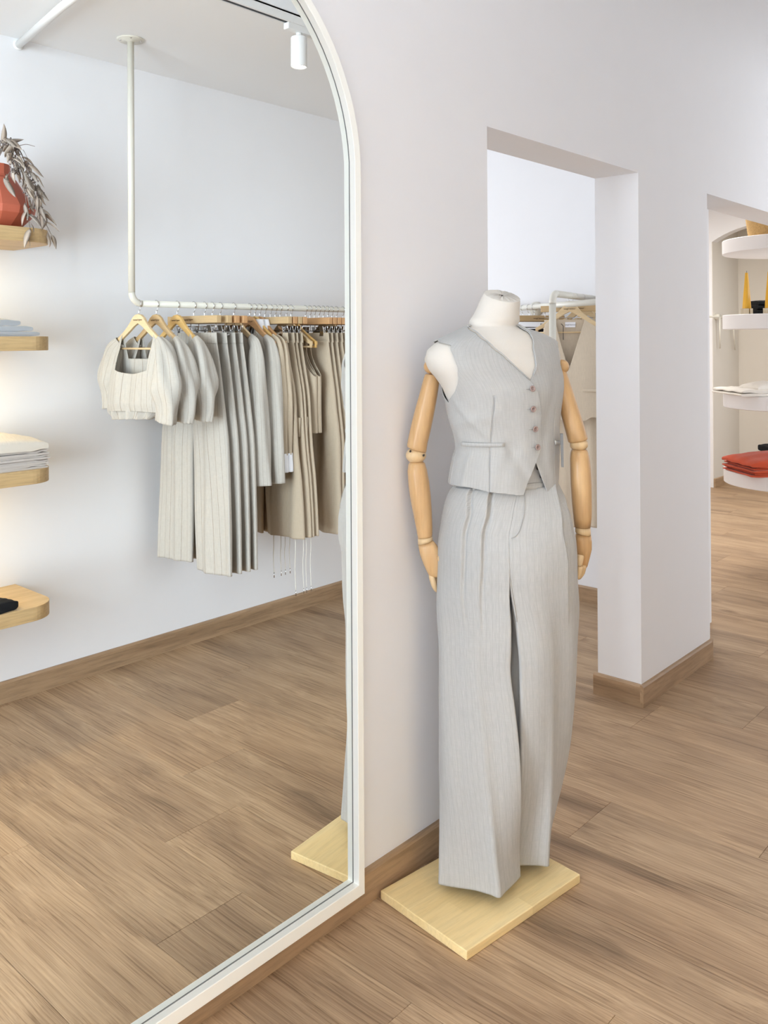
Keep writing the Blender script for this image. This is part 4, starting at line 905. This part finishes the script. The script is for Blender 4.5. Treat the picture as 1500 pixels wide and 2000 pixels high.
# --- the garments in order along the rail, starting at the bent end
hx = [vx(p) for p in (271, 305, 345.5, 378, 399, 414, 429.6, 456, 487, 493, 505.5, 512.6, 527.5, 532.5, 541, 558.7, 565.8, 596, 605, 611, 616, 626, 635, 644.5, 656.7, 669)]
for i in range(1, len(hx)): hx[i] = max(hx[i], hx[i-1]+.030)
ORD = ['first', 'second', 'third', 'fourth', 'fifth', 'sixth', 'seventh', 'eighth']
def P3(i): return (hx[i], RY, RZ)
GH = 'wooden hangers on the ceiling rail'
HP = [hanger(M_HANGER[k]) for k in range(4)]; CP = [clip_hanger(M_HANGER[1]), clip_hanger(M_HANGER[3])]
def use(protos, used, k, loc, label, rotz, group):
    p = protos[k]
    if k not in used: used.add(k); p.location = loc; p['label'] = label; p.rotation_euler = (0, 0, rotz); p['group'] = group; return p
    return dup(p, loc, label, rotz, group)
UH, UC = set(), set()
def H(k, i, label, rz=0): return use(HP, UH, k, P3(i), label, rz, GH)
def C_(k, i, label, rz=0): return use(CP, UC, k, P3(i), label, rz, 'clip hangers on the ceiling rail')
def place(g, i, rz=0, group=None, label=None):
    g.location = P3(i); g.rotation_euler = (0, 0, rz)
    if group: g['group'] = group
    return g
G1 = 'cream pinstripe garments on the ceiling rail'; G2 = 'beige garments on the ceiling rail'
TOPL = ['cream pinstripe puff-sleeve top beside the rail post, nearest its bend', 'cream pinstripe puff-sleeve top squeezed between two others on the rail', 'cream pinstripe puff-sleeve top hanging next to the first clipped trousers']
HL_ = ['pale wooden hanger holding the first puff-sleeve top', 'tan wooden hanger holding the middle puff-sleeve top', 'golden wooden hanger holding the third puff-sleeve top']
for i in range(3):
    H(i, i, HL_[i], (-.04, -.02, .03)[i]); place(puff_top(i+1, TOPL[i]), i, (-.04, -.02, .03)[i], G1)
tp = trousers_on_clips(M_STRIPE, 3, '')
for k, i in enumerate((3, 4, 5, 6)):
    C_(0 if k < 2 else 1, i, ORD[k]+' clip hanger from the rail post, holding cream pinstripe trousers')
    lab = ORD[k]+' pair of cream pinstripe trousers along the rail, next after the puff-sleeve tops' if k == 0 else ORD[k]+' pair of cream pinstripe trousers counted from the rail post'
    if k == 0: place(tp, i, 0, G1); tp['label'] = lab
    else: dup(tp, P3(i), lab, .02*(k % 2), G1).scale = (.85, 1, 1)
H(0, 7, 'pale wooden hanger inside the first pinstripe blazer'); place(jacket(M_STRIPE, 4, 'cream pinstripe blazer hanging right after the pinstripe trousers', 'hanging_blazer'), 7, 0, G1).scale = (.9, .78, 1)
H(3, 8, 'brown wooden hanger inside the second pinstripe blazer'); place(jacket(M_STRIPE, 6, 'cream pinstripe blazer hanging beside the white-collared beige jackets', 'hanging_blazer'), 8, .03, G1).scale = (.8, .78, 1)
for k, i in enumerate((9, 10)):
    H(2+k, i, ('golden', 'brown')[k]+' wooden hanger inside the '+('first', 'second')[k]+' white-collared beige jacket')
    place(jacket(M_BEIGE, 11+k, 'beige jacket with white collar and cuff, '+('next to the pinstripe blazer', 'next to the clipped beige trousers')[k], 'hanging_jacket', shirt=True), i, 0, G2).scale = (.6, .80, 1)
tb = trousers_on_clips(M_BEIGE, 5, '', zh=-1.04, spread=.140, hw=.125, flap=True, cords=True)
for k, i in enumerate((11, 12, 13, 14)):
    C_(k % 2, i, ORD[k]+' clip hanger after the beige jackets, holding beige cargo trousers')
    lab = ORD[k]+' pair of beige cargo trousers with drawstring hems, counted from the jackets'
    if k == 0: place(tb, i, 0, G2); tb['label'] = lab
    else: dup(tb, P3(i), lab, (-.03, .02, .03)[k-1], G2).scale = (.7, 1, 1)
vb = vest_hang(M_BEIGE, 2, '')
VL = ['beige waistcoat next to the cargo trousers, hanger tip showing', 'beige waistcoat behind the first one, hanger tip showing', 'beige waistcoat between two clipped beige trousers near the mirror edge']
for k, i in enumerate((15, 16, 22)):
    H((0, 2, 0)[k], i, 'pale wooden hanger inside the '+ORD[k]+' beige waistcoat')
    if k == 0: place(vb, i, 0, G2); vb['label'] = VL[0]
    else: dup(vb, P3(i), VL[k], .02*k, G2)
ts_ = trousers_on_clips(M_BEIGE, 8, '', zh=-1.05, spread=.12, hw=.125)
for k, i in enumerate((17, 18, 19, 20, 21, 23, 24, 25)):
    C_(1, i, ORD[k]+' clip hanger after the beige waistcoats, holding plain beige trousers')
    lab = ORD[k]+' pair of plain beige trousers counted from the beige waistcoats'
    if k == 0: place(ts_, i, 0, G2); ts_['label'] = lab
    else: dup(ts_, P3(i), lab, (-.02, .02, 0)[k % 3], G2).scale = (.7, 1, 1)

# ------------------------------------------------------------------ track light and round bar under the dropped ceiling
tr = thing('track_light', 'white spotlight on a track along the dropped ceiling edge', 'spotlight', (2.247, -.955, CEIL))
b = MB(); b.box((-.3, -.972, CEIL-.034), (5.0, -.964, CEIL)); b.box((-.3, -.944, CEIL-.034), (5.0, -.934, CEIL)); b.box((-.3, -.972, CEIL-.006), (5.0, -.934, CEIL)); obj('track', *b.get(), M_WHITEP, tr, smooth=False)
b = MB(); b.box((-.3, -.9645, CEIL-.031), (5.0, -.9435, CEIL-.010)); obj('track_slot', *b.get(), M_BLACK, tr, smooth=False)
SX, SY = 2.262, -.955
b = MB(); b.box((SX-.065, SY-.014, CEIL-.058), (SX+.085, SY+.014, CEIL-.033)); obj('adapter', *b.get(), M_WHITEP, tr, smooth=False, bevel=.003)
V, Fl = tube([(SX, SY, CEIL-.055), (SX, SY, CEIL-.078)], .011, 14); obj('swivel', V, Fl, M_WHITEP, tr)
V, Fl = lathe([(.0002, .0), (.029, 0), (.031, -.003), (.031, -.112), (.029, -.114), (.0285, -.104), (.026, -.098)], c=(SX, SY, CEIL-.074), n=40, cap=False); obj('lamp_body', V, Fl, M_WHITEP, tr)
V, Fl = lathe([(.0002, -.099), (.0275, -.099), (.0275, -.096), (.0002, -.095)], c=(SX, SY, CEIL-.074), n=32, cap=False); obj('lens', V, Fl, M_SPOT, tr)
l = bpy.data.lights.new('spotlight_beam', 'SPOT'); l.energy = 5; l.spot_size = 1.5; l.spot_blend = .8; l.shadow_soft_size = .025; l.color = (1, .95, .87); lo = bpy.data.objects.new('spotlight_beam', l); COL.objects.link(lo); lo.location = (SX, SY, CEIL-.20)
p0 = on(36, 88, 1, 1.913); rb = thing('ceiling_bar', 'round white bar running under the ceiling from the shelf wall', 'bar', (p0[0], YW, p0[2]))
V, Fl = tube([(p0[0], YW, p0[2]), (1.545, -1.40, 2.60), (1.500, -1.17, 2.585), (1.47, -.98, 2.575)], .0150, 18); obj('bar', V, Fl, M_WHITEP, rb)
V, Fl = tube([(p0[0], YW, p0[2]), (p0[0]-.001, YW+.006, p0[2])], .021, 20); obj('wall_flange', V, Fl, M_WHITEP, rb)

# ------------------------------------------------------------------ shelves (opposite wall, seen in the mirror) and what lies on them
SHX, SHD = 1.636, .353
SZ = [1.843, 1.446, .958, .458]
SL = ['topmost oak wall shelf with warm underlighting, under the terracotta vase', 'second oak wall shelf from the top, carrying folded pale blue denim', 'third oak wall shelf from the top, carrying folded ecru and greige cloth', 'lowest oak wall shelf, carrying black folded cloth']
out = [(.45, YW), (SHX, YW)]; rc = .10
out += [(SHX-rc+rc*math.cos(q), YW+SHD-rc+rc*math.sin(q)) for q in np.linspace(0, PI/2, 12)]+[(.45+rc*math.cos(q)-0+rc-rc, YW+SHD-rc+rc*math.sin(q)) for q in ()]+[(.45, YW+SHD)]
for k, z in enumerate(SZ):
    s = thing('wall_shelf', SL[k], 'shelf', (1.0, YW, z), 'oak shelves on the wall'); V, Fl = prism(out, 2, z-.052, z); obj('board', V, Fl, M_SHELF, s, smooth=False, bevel=.0015)
    b = MB(); b.box((.55, YW+.13, z-.0535), (SHX-.19, YW+.15, z-.0515)); ledo = obj('light_strip', *b.get(), M_LED, s, smooth=False)
    if k < 3:
        l = bpy.data.lights.new('shelf_strip_light', 'AREA'); l.shape = 'RECTANGLE'; l.size = .85; l.size_y = .02; l.energy = 3.2; l.color = (1, .80, .45); lo = bpy.data.objects.new('shelf_strip_light', l); COL.objects.link(lo); lo.location = (1.0, YW+.14, z-.056)
def vpt(px, py, z): p = on(px, py, 2, z); return np.array([p[0], -2*.0218-p[1], p[2]])   # a point seen in the mirror, on a level plane
# terracotta vase
vc = vpt(-20, 440, SZ[0]); vc[1] = YW+.19; vase = thing('vase', 'faceted terracotta vase on the topmost oak shelf', 'vase', (vc[0], vc[1], SZ[0]))
pv_ = on(20, 440, 1, -2*.0218-vc[1])[0]; pc_ = on(62, 440, 1, -2*.0218-vc[1])[0]; cxv = pv_-.062
prof = [(.0002, .0), (.085, 0), (.088, .004), (.140, .055), (.146, .08), (.078, .188), (.062, .197), (.058, .205), (.058, .243), (.053, .243), (.050, .20), (.0002, .19)]
V, Fl = lathe(prof, c=(cxv, vc[1], SZ[0]), n=14, cap=False); obj('vase_body', V, Fl, M_TERRA, vase, smooth=False, bevel=.002)
# dried eucalyptus: arching stems with lance-shaped leaves and seed clusters
euc = thing('dried_eucalyptus', 'dried eucalyptus branch trailing from the terracotta vase', 'dried plant', (cxv, vc[1], SZ[0]+.2))
lm = []
for q in range(3):
    rows = []
    for u in np.linspace(0, 1, 9):
        w = .0082*math.sin(PI*u**.72)**.9+.0002; x = u*.060; zz_ = .010*math.sin(u*3.2+q)*(.5+.4*q); e_ = .0022*(1-u); rows.append([(x, -w, zz_+e_), (x, 0, zz_-.0004), (x, w, zz_+e_), (x, 0, zz_+.0002)])
    Pw = np.array(rows); V, Fq, _ = grid(Pw); Fl, _ = caps(Pw, Fq); lm.append((V, Fl))
o0 = np.array([cxv, vc[1], SZ[0]+.235])
def q3(px, py, dy=0.): p = on(px, py, 1, -2*.0218-(vc[1]+dy)); return np.array([p[0], vc[1]+dy, p[2]])
stems = [[o0+np.array([0, .0, -.05]), q3(8, 272, .03), q3(30, 285, .06), q3(44, 305, .08), q3(56, 345, .10), q3(70, 385, .12), q3(82, 420, .13), q3(100, 458, .14)],
         [o0, q3(14, 275, .05), q3(34, 285, .09), q3(52, 282, .11), q3(68, 286, .12)],
         [o0, q3(10, 280, .06), q3(26, 312, .10), q3(36, 330, .12), q3(22, 334, .14), q3(10, 352, .15)],
         [o0, q3(18, 275, .05), q3(40, 310, .10), q3(56, 330, .12), q3(66, 352, .13), q3(78, 390, .135), q3(86, 425, .14)],
         [o0, q3(16, 280, .07), q3(30, 310, .11), q3(45, 345, .14), q3(50, 385, .15), q3(55, 425, .16), q3(60, 455, .165)]]
leafs = 0; protoL = []
bb = MB()
for si, st in enumerate(stems):
    sp_ = spline(st, 34); V, Fl = tube(sp_, np.linspace(.0022, .0010, 34), 6); obj('stem', V, Fl, M_STEM, euc)
    Td = np.gradient(sp_, axis=0)
    for j in range(5, 34):
        t_ = Td[j]/np.linalg.norm(Td[j])
        if (j % 3 == 0 and si != 1) or j % 2 == 0 and si in (0, 3, 4):
            bb_ = rng.normal(size=3); bb_ -= t_*(bb_@t_); bb_ /= np.linalg.norm(bb_); d = t_*.6+bb_*.78+np.array([.15, .25, -.62 if si != 1 else .0]); d /= np.linalg.norm(d)
            q = int(rng.integers(3)); key = q
            if len(protoL) < 9:
                V, Fl = lm[len(protoL) % 3]; lo = obj('leaf', V, Fl, M_LEAF[len(protoL)//3], euc, local=True); protoL.append(lo)
            else: lo = protoL[int(rng.integers(9))].copy(); COL.objects.link(lo); lo.parent = euc
            sc = rng.uniform(.85, 1.35); rot = Vector(d).to_track_quat('X', 'Z').to_matrix() @ Matrix.Rotation(rng.uniform(-1.2, 1.2), 3, 'X'); lo.rotation_euler = rot.to_euler(); lo.scale = (sc,)*3
            lo.location = Vector(sp_[j]-np.array(euc.location)); leafs += 1
        if si in (0, 2, 3, 4) and j % 2 == 1 and 8 < j < 28:
            for _ in range(5 if si != 2 else 9):
                c = sp_[j]+rng.normal(size=3)*.0085; r = rng.uniform(.002, .0036); V, Fl = lathe([(r*.3, -r), (r*.9, -r*.4), (r, .2*r), (r*.55, .9*r)], c=c, n=6); bb.add(V, Fl)
so = obj('seed_pods', *bb.get(), M_BERRY, euc); so['kind'] = 'stuff'
# folded cloth: rounded slab with folded edge layers
def folded(name, label, cat, c, sx, sy, h, mat, layers=2, group=None, seed=0, rot=0., bulge=.0, droop=0., edge=None):
    g = thing(name, label, cat, c, group, rot); r0 = np.random.default_rng(seed); z = 0.
    for k in range(layers):
        hh = h/layers; n, m = 36, 14; t = np.linspace(-.5, .5, n); prof = []
        # a closed cross-section per row: top skin, rounded nose, bottom skin
        rows = []
        e = r0.uniform(-.006, .006, 2)
        for u in np.linspace(-.5, .5, 30):
            ring = []
            W = sx*(1-.02*k)+e[0]
            for a_ in np.linspace(0, 2*PI, 40, endpoint=False):
                ca, sa = math.cos(a_), math.sin(a_); X = W/2*math.copysign(abs(ca)**.35, ca); Zl = hh/2*math.copysign(abs(sa)**.42, sa)
                bx = 1-(2*X/sx)**2; by = 1-(2*u)**2; wob = (.0022*math.sin(14*X/sx*2+seed+k)+.0016*math.sin(u*17+2*seed-k))*(1+bulge*60)
                lift = bulge*max(0, bx)**.8*max(0, by)**.5*(k+1)/layers-droop*max(0, abs(2*X/sx)-.6)
                ring.append((X, u*(sy+e[1]), z+hh/2+Zl+lift+wob*(k+.3)/layers))
            rows.append(ring)
        P = np.array(rows); uv = np.stack([np.broadcast_to(np.linspace(0, 2*sx, 41)[None], (30, 41)), np.broadcast_to(np.linspace(0, sy, 30)[:, None], (30, 41))], 2)
        V, Fq, Uq = grid(P, True, uv); Fl, Ul = caps(P, Fq, Uq); obj('fold', V, [f[::-1] for f in Fl], mat, g, UV=[u[::-1] for u in Ul], local=True, autosmooth=60); z += hh*1.02
    return g
xe = on(72, 655, 1, -2*.0218-(YW+.325))[0]
folded('folded_jeans', 'lowest pale blue folded jeans on the second oak shelf', 'jeans', (xe-.17, YW+.19, SZ[1]), .36, .27, .018, M_BLUEC, 1, 'folded jeans on the second oak shelf', 1)
folded('folded_jeans', 'middle pale blue folded jeans on the second oak shelf', 'jeans', (xe-.185, YW+.19, SZ[1]+.0185), .355, .26, .019, M_BLUEC, 1, 'folded jeans on the second oak shelf', 3, .02)
folded('folded_jeans', 'uppermost rumpled pale blue jeans on the second oak shelf', 'jeans', (xe-.225, YW+.19, SZ[1]+.0385), .33, .25, .022, M_BLUEC, 1, 'folded jeans on the second oak shelf', 5, -.02, bulge=.012)
xe = on(88, 900, 1, -2*.0218-(YW+.335))[0]
for k in range(4): folded('folded_shirt', ('lowest', 'second from the bottom', 'third from the bottom', 'fourth from the bottom')[k]+' greige folded shirt in the stack on the third shelf', 'shirt', (xe-.17+(.0, .008, .012, .004)[k], YW+.2, SZ[2]+.0165*k), .36, .27, .016, M_GREIGE, 2, 'greige shirts on the third oak shelf', 10+k, bulge=.004*(k+.5))
folded('folded_shirt', 'plump ecru folded shirt on top of the greige stack', 'shirt', (xe-.172, YW+.2, SZ[2]+.068), .365, .28, .030, M_ECRU, 1, None, 21, bulge=.036)
p = vpt(2, 1185, SZ[3])
for k, (dx, dy, s, dz) in enumerate(((-.11, -.02, .2, 0), (-.06, .05, .16, 0.), (-.12, -.02, .14, .032))):
    folded('folded_camisole', ('black folded top at the back of the lowest shelf', 'black folded top at the front of the lowest shelf', 'black folded top lying across the other two on the lowest shelf')[k], 'top', (p[0]+dx, p[1]+dy, SZ[3]+dz), s, .09, .032, M_BLACKC, 1, 'black tops on the lowest oak shelf', 30+k, (.3, -.2, .5)[k], bulge=.012)

# ------------------------------------------------------------------ rails and garments behind the first opening
FZ = 1.64; f0 = np.array(on(1079, 573, 2, FZ)); f1 = np.array(on(1161, 583.5, 2, FZ)); fd_ = (f1-f0)/np.linalg.norm(f1-f0); tt = (X2-f0[0])/fd_[0]; f2 = f0+fd_*tt; fang = math.atan2(fd_[1], fd_[0])
r2 = thing('clothes_rail', 'cream pipe clothes rail with a rounded corner, behind the doorway', 'clothes rail', tuple(f0*[1, 1, 0]))
br = .05; bend = [tuple(f0+fd_*(br-br*math.cos(q))+np.array([0, 0, br*math.sin(q)-br])) for q in np.linspace(0, PI/2, 9)]
V, Fl = tube([(f0[0], f0[1], 0), (f0[0], f0[1], FZ-br)], .0165, 18); obj('post', V, Fl, M_RACK, r2)
V, Fl = tube(bend, .0165, 18); obj('bend', V, Fl, M_RACK, r2)
V, Fl = tube([tuple(f0+fd_*br), tuple(f2)], .0165, 18); obj('rail', V, Fl, M_RACK, r2)
BZ = 1.597; b0 = np.array(on(1000, 603, 2, BZ)); b1 = np.array(on(1161, 590, 2, BZ)); bd_ = (b1-b0)/np.linalg.norm(b1-b0); bang = math.atan2(bd_[1], bd_[0])
fl_c = np.array([X2, 1.13, 1.585])
r3 = thing('clothes_rail', 'cream pipe clothes rail behind the mannequin neck, fixed to the end wall', 'clothes rail', (fl_c[0], fl_c[1], BZ))
V, Fl = tube([tuple(b0-bd_*.1), tuple(b1+bd_*.12)], .0150, 16); obj('rail', V, Fl, M_RACK, r3)
fq = b0+bd_*((fl_c[1]-b0[1])/bd_[1]); V, Fl = tube([(X2, 1.13, BZ), tuple(fq)], .012, 14); obj('arm', V, Fl, M_RACK, r3)
V, Fl = tube([(X2, 1.13, BZ-.004), (X2-.008, 1.13, BZ-.004)], .042, 30); obj('wall_flange', V, Fl, M_RACK, r3)
def onf(px): # a hook on the front rail, by where it is seen
    p = on(px, 573+(px-1079)*.128, 2, FZ); s = (p-f0)@fd_; return tuple(f0+fd_*s)
def onb(px): p = on(px, 603-(px-1000)*.08, 2, BZ); s = (p-b0)@bd_; return tuple(b0+bd_*s)
v0 = vest_hang(M_BEIGE2, 7, 'sand coloured waistcoat facing the doorway beside the rail post', zb=-.62, tagged=True); v0.location = onf(1113); v0.rotation_euler = (0, 0, fang+.05)
dup(HP[0], onf(1113), 'pale wooden hanger of the sand waistcoat facing the doorway', fang+.05, 'wooden hangers behind the doorway')
for k, px in enumerate((1137, 1155)):
    dup(v0, onf(px), ('sand coloured waistcoat directly behind the front one', 'sand coloured waistcoat furthest back on the doorway rail')[k], fang, 'sand waistcoats behind the doorway')
    dup(HP[0], onf(px), ('pale wooden hanger right behind the front sand waistcoat', 'pale wooden hanger furthest back on the doorway rail')[k], fang, 'wooden hangers behind the doorway')
t0 = trousers_on_clips(M_BEIGE2, 9, 'sand coloured wide trousers hanging below the sand waistcoats', zh=-1.16, spread=.12, hw=.13); t0.location = onf(1122); t0.rotation_euler = (0, 0, fang)
dup(CP[0], onf(1122), 'clip hanger of the sand trousers on the doorway rail', fang, 'clip hangers behind the doorway')
k0 = trousers_on_clips(M_BLACKC, 12, '', zh=-.72, spread=.09, hw=.10)
for k, px in enumerate((1022, 1034, 1044)):
    lab = ('black trousers on the rear doorway rail, nearest the mannequin neck', 'black trousers in the middle of the rear doorway rail', 'black trousers on the rear doorway rail, nearest the rail post')[k]
    if k == 0: k0.location = onb(px); k0.rotation_euler = (0, 0, bang+PI); k0['label'] = lab
    else: dup(k0, onb(px), lab, bang+PI, 'black trousers behind the doorway')
    dup(CP[k % 2], onb(px), ('clip hanger with black trousers right beside the mannequin neck', 'middle clip hanger with black trousers on the rear doorway rail', 'clip hanger with black trousers beside the rail post')[k], bang+PI, 'clip hangers behind the doorway')

# ------------------------------------------------------------------ round tiered display beyond the second opening
DD = 5.3; dc = CPOS+((FW*F_PX+RT*(1552-750))/F_PX)*DD; DRAD = (1552-1420.5)*DD/F_PX
tiers = thing('tiered_display', 'white display stand with four large round tiers beyond the second opening', 'display stand', (dc[0], dc[1], 0))
TZ = []
for k, (yt, yb) in enumerate(((467, 494), (614, 642.5), (769, 796), (918, 944.5))):
    zt, zb_ = CAM_H+(CY+2-yt)*DD/F_PX, CAM_H+(CY+2-yb)*DD/F_PX; TZ.append(zt)
    V, Fl = lathe([(.0002, zb_), (DRAD-.006, zb_), (DRAD-.001, zb_+.003), (DRAD, zt-.003), (DRAD-.003, zt), (.0002, zt)], c=(dc[0], dc[1], 0), n=96, cap=False); obj('tier', V, Fl, M_DISPLAY, tiers, autosmooth=40)
    if k < 3:
        V, Fl = lathe([(.0002, zb_-.004), (.035, zb_-.004), (.035, zb_), (.0002, zb_)], c=(dc[0]-.1, dc[1]-.18, 0), n=24, cap=False); obj('downlight', V, Fl, M_LED, tiers)
V, Fl = tube([(dc[0]+.15, dc[1], 0), (dc[0]+.15, dc[1], CEIL)], .03, 24); obj('column', V, Fl, M_DISPLAY, tiers)
def dpt(px, k, dd=0.):  # on tier k, at a sight line's direction, dd nearer than its axis
    q = FW*F_PX+RT*(px-750); q = q/(F_PX)*(DD-dd); return np.array([CPOS[0]+q[0], CPOS[1]+q[1], TZ[k]])
for k, (px, dd) in enumerate(((1459, .10), (1503, .17))):
    c = dpt(px, 1, dd); cd = thing('candle', ('yellow tapered candle in a brass holder at the left of its tier', 'yellow tapered candle in a brass holder cut by the frame edge')[k], 'candle', tuple(c), 'yellow candles on the round display')
    rows = []
    for u in np.linspace(0, 1, 30):
        r = .0245-.0165*u; tw = u*.9; rows.append([(r*math.cos(q+tw)*(1+.10*math.cos(4*q)), r*math.sin(q+tw)*(1+.10*math.cos(4*q)), .014+u*.232) for q in np.linspace(0, 2*PI, 40, endpoint=False)])
    P = np.array(rows); V, Fq, _ = grid(P); Fl, _ = caps(P, Fq); obj('wax', V, Fl, M_CANDLE, cd, local=True, autosmooth=50)
    V, Fl = tube([(0, 0, .245), (.001, 0, .252), (.004, .001, .258)], .0014, 6); obj('wick', V, Fl, M_STEELD, cd, local=True)
    for s in (0, 1, 2, 3):
        b = MB(); b.box((-.014, .016, 0), (.020, .034, .034)); o = obj('holder_block', *b.get(), M_BRASS, cd, smooth=False, local=True, bevel=.0015); o.rotation_euler = (0, 0, s*PI/2+.3)
c = dpt(1486, 1, .02)
for k in range(3): folded('folded_camisole', ('lowest', 'middle', 'uppermost')[k]+' black folded top beside the yellow candles', 'top', (c[0]+.01*k, c[1], TZ[1]+.027*k), .15, .14, .026, M_BLACKC, 1, 'black tops on the round display', 40+k, .9, bulge=.006)
c = dpt(1515, 2, .05)
folded('folded_shirt', 'ivory folded shirt spread at the bottom of its display tier', 'shirt', (c[0], c[1], TZ[2]+.002), .62, .36, .035, M_IVORY, 2, None, 50, -.75, bulge=.012, droop=.0)
folded('folded_shirt', 'crumpled ivory shirt lying on the spread ivory one', 'shirt', (dpt(1490, 2, .1)[0], dpt(1490, 2, .1)[1], TZ[2]+.034), .2, .18, .02, M_IVORY, 1, None, 51, -.6, bulge=.03)
folded('folded_shirt', 'small ivory sleeve fold at the left edge of its tier', 'shirt', (dpt(1434, 2, .03)[0], dpt(1434, 2, .03)[1], TZ[2]+.022), .085, .10, .02, M_IVORY, 1, None, 52, -.4, bulge=.006)
c = dpt(1530, 3, .08)
for k in range(5): folded('folded_sweater', ('lowest', 'second lowest', 'middle', 'second uppermost', 'uppermost rumpled')[k]+' red folded sweater stacked on the bottom display tier', 'sweater', (c[0]+.01*(k % 2), c[1], TZ[3]+.0135*k), .60-.02*(k % 2), .34, (.0132, .0132, .0132, .0132, .03)[k], M_REDC, 1, 'red sweaters on the round display', 60+k, -.75+.03*(k % 3), bulge=.003*k+.03*(k == 4))
c = dpt(1522, 3, -.16); folded('folded_camisole', 'black folded top behind the red sweaters', 'top', (c[0], c[1], TZ[3]), .22, .14, .13, M_BLACKC, 3, None, 70, -.7)
# straw basket on the uppermost tier
c = dpt(1512, 0, .05); bk = thing('straw_basket', 'woven straw basket on the uppermost round tier', 'basket', tuple(c))
rows = []; n = 72
for i, z in enumerate(np.linspace(0, .16, 22)):
    r = .135+.02*math.sin(z*8); rows.append([((r+.004*math.cos(q*n/4+PI*(i % 2)))*math.cos(q), (r+.004*math.cos(q*n/4+PI*(i % 2)))*math.sin(q), z) for q in np.linspace(0, 2*PI, n, endpoint=False)])
P = np.array(rows); V, Fq, _ = grid(P); Fl, _ = caps(P, Fq, None, True, False); obj('basket_wall', V, Fl, M_STRAW, bk, local=True, solid=.006)
V, Fl = tube([(.147*math.cos(q), .147*math.sin(q), .16) for q in np.linspace(0, 2*PI, 49)], .007, 8, cap=False); obj('basket_rim', V, Fl, M_STRAW, bk, local=True)
# small peg rail with cords on the niche wall
pk = on(1399.5, 619, 1, 1.68); pg_ = thing('peg_rail', 'thin cream wall rod with two hanging pull cords in the niche', 'rail', (pk[0], 1.7, pk[2]))
V, Fl = tube([(pk[0]-.35, 1.655, pk[2]), (pk[0]+.35, 1.655, pk[2]-.004)], .009, 10); obj('rod', V, Fl, M_RACK, pg_)
V, Fl = tube([(pk[0], 1.7, pk[2]), (pk[0], 1.65, pk[2])], .028, 16); obj('wall_bracket', V, Fl, M_RACK, pg_)
for (xa, xb_, dz) in ((0, .03, .30), (.33, .42, .32)):
    V, Fl = tube([(pk[0]+xa, 1.65, pk[2]), (pk[0]+xb_, 1.66, pk[2]-dz)], .008, 8); obj('pull_cord', V, Fl, M_RACK, pg_)
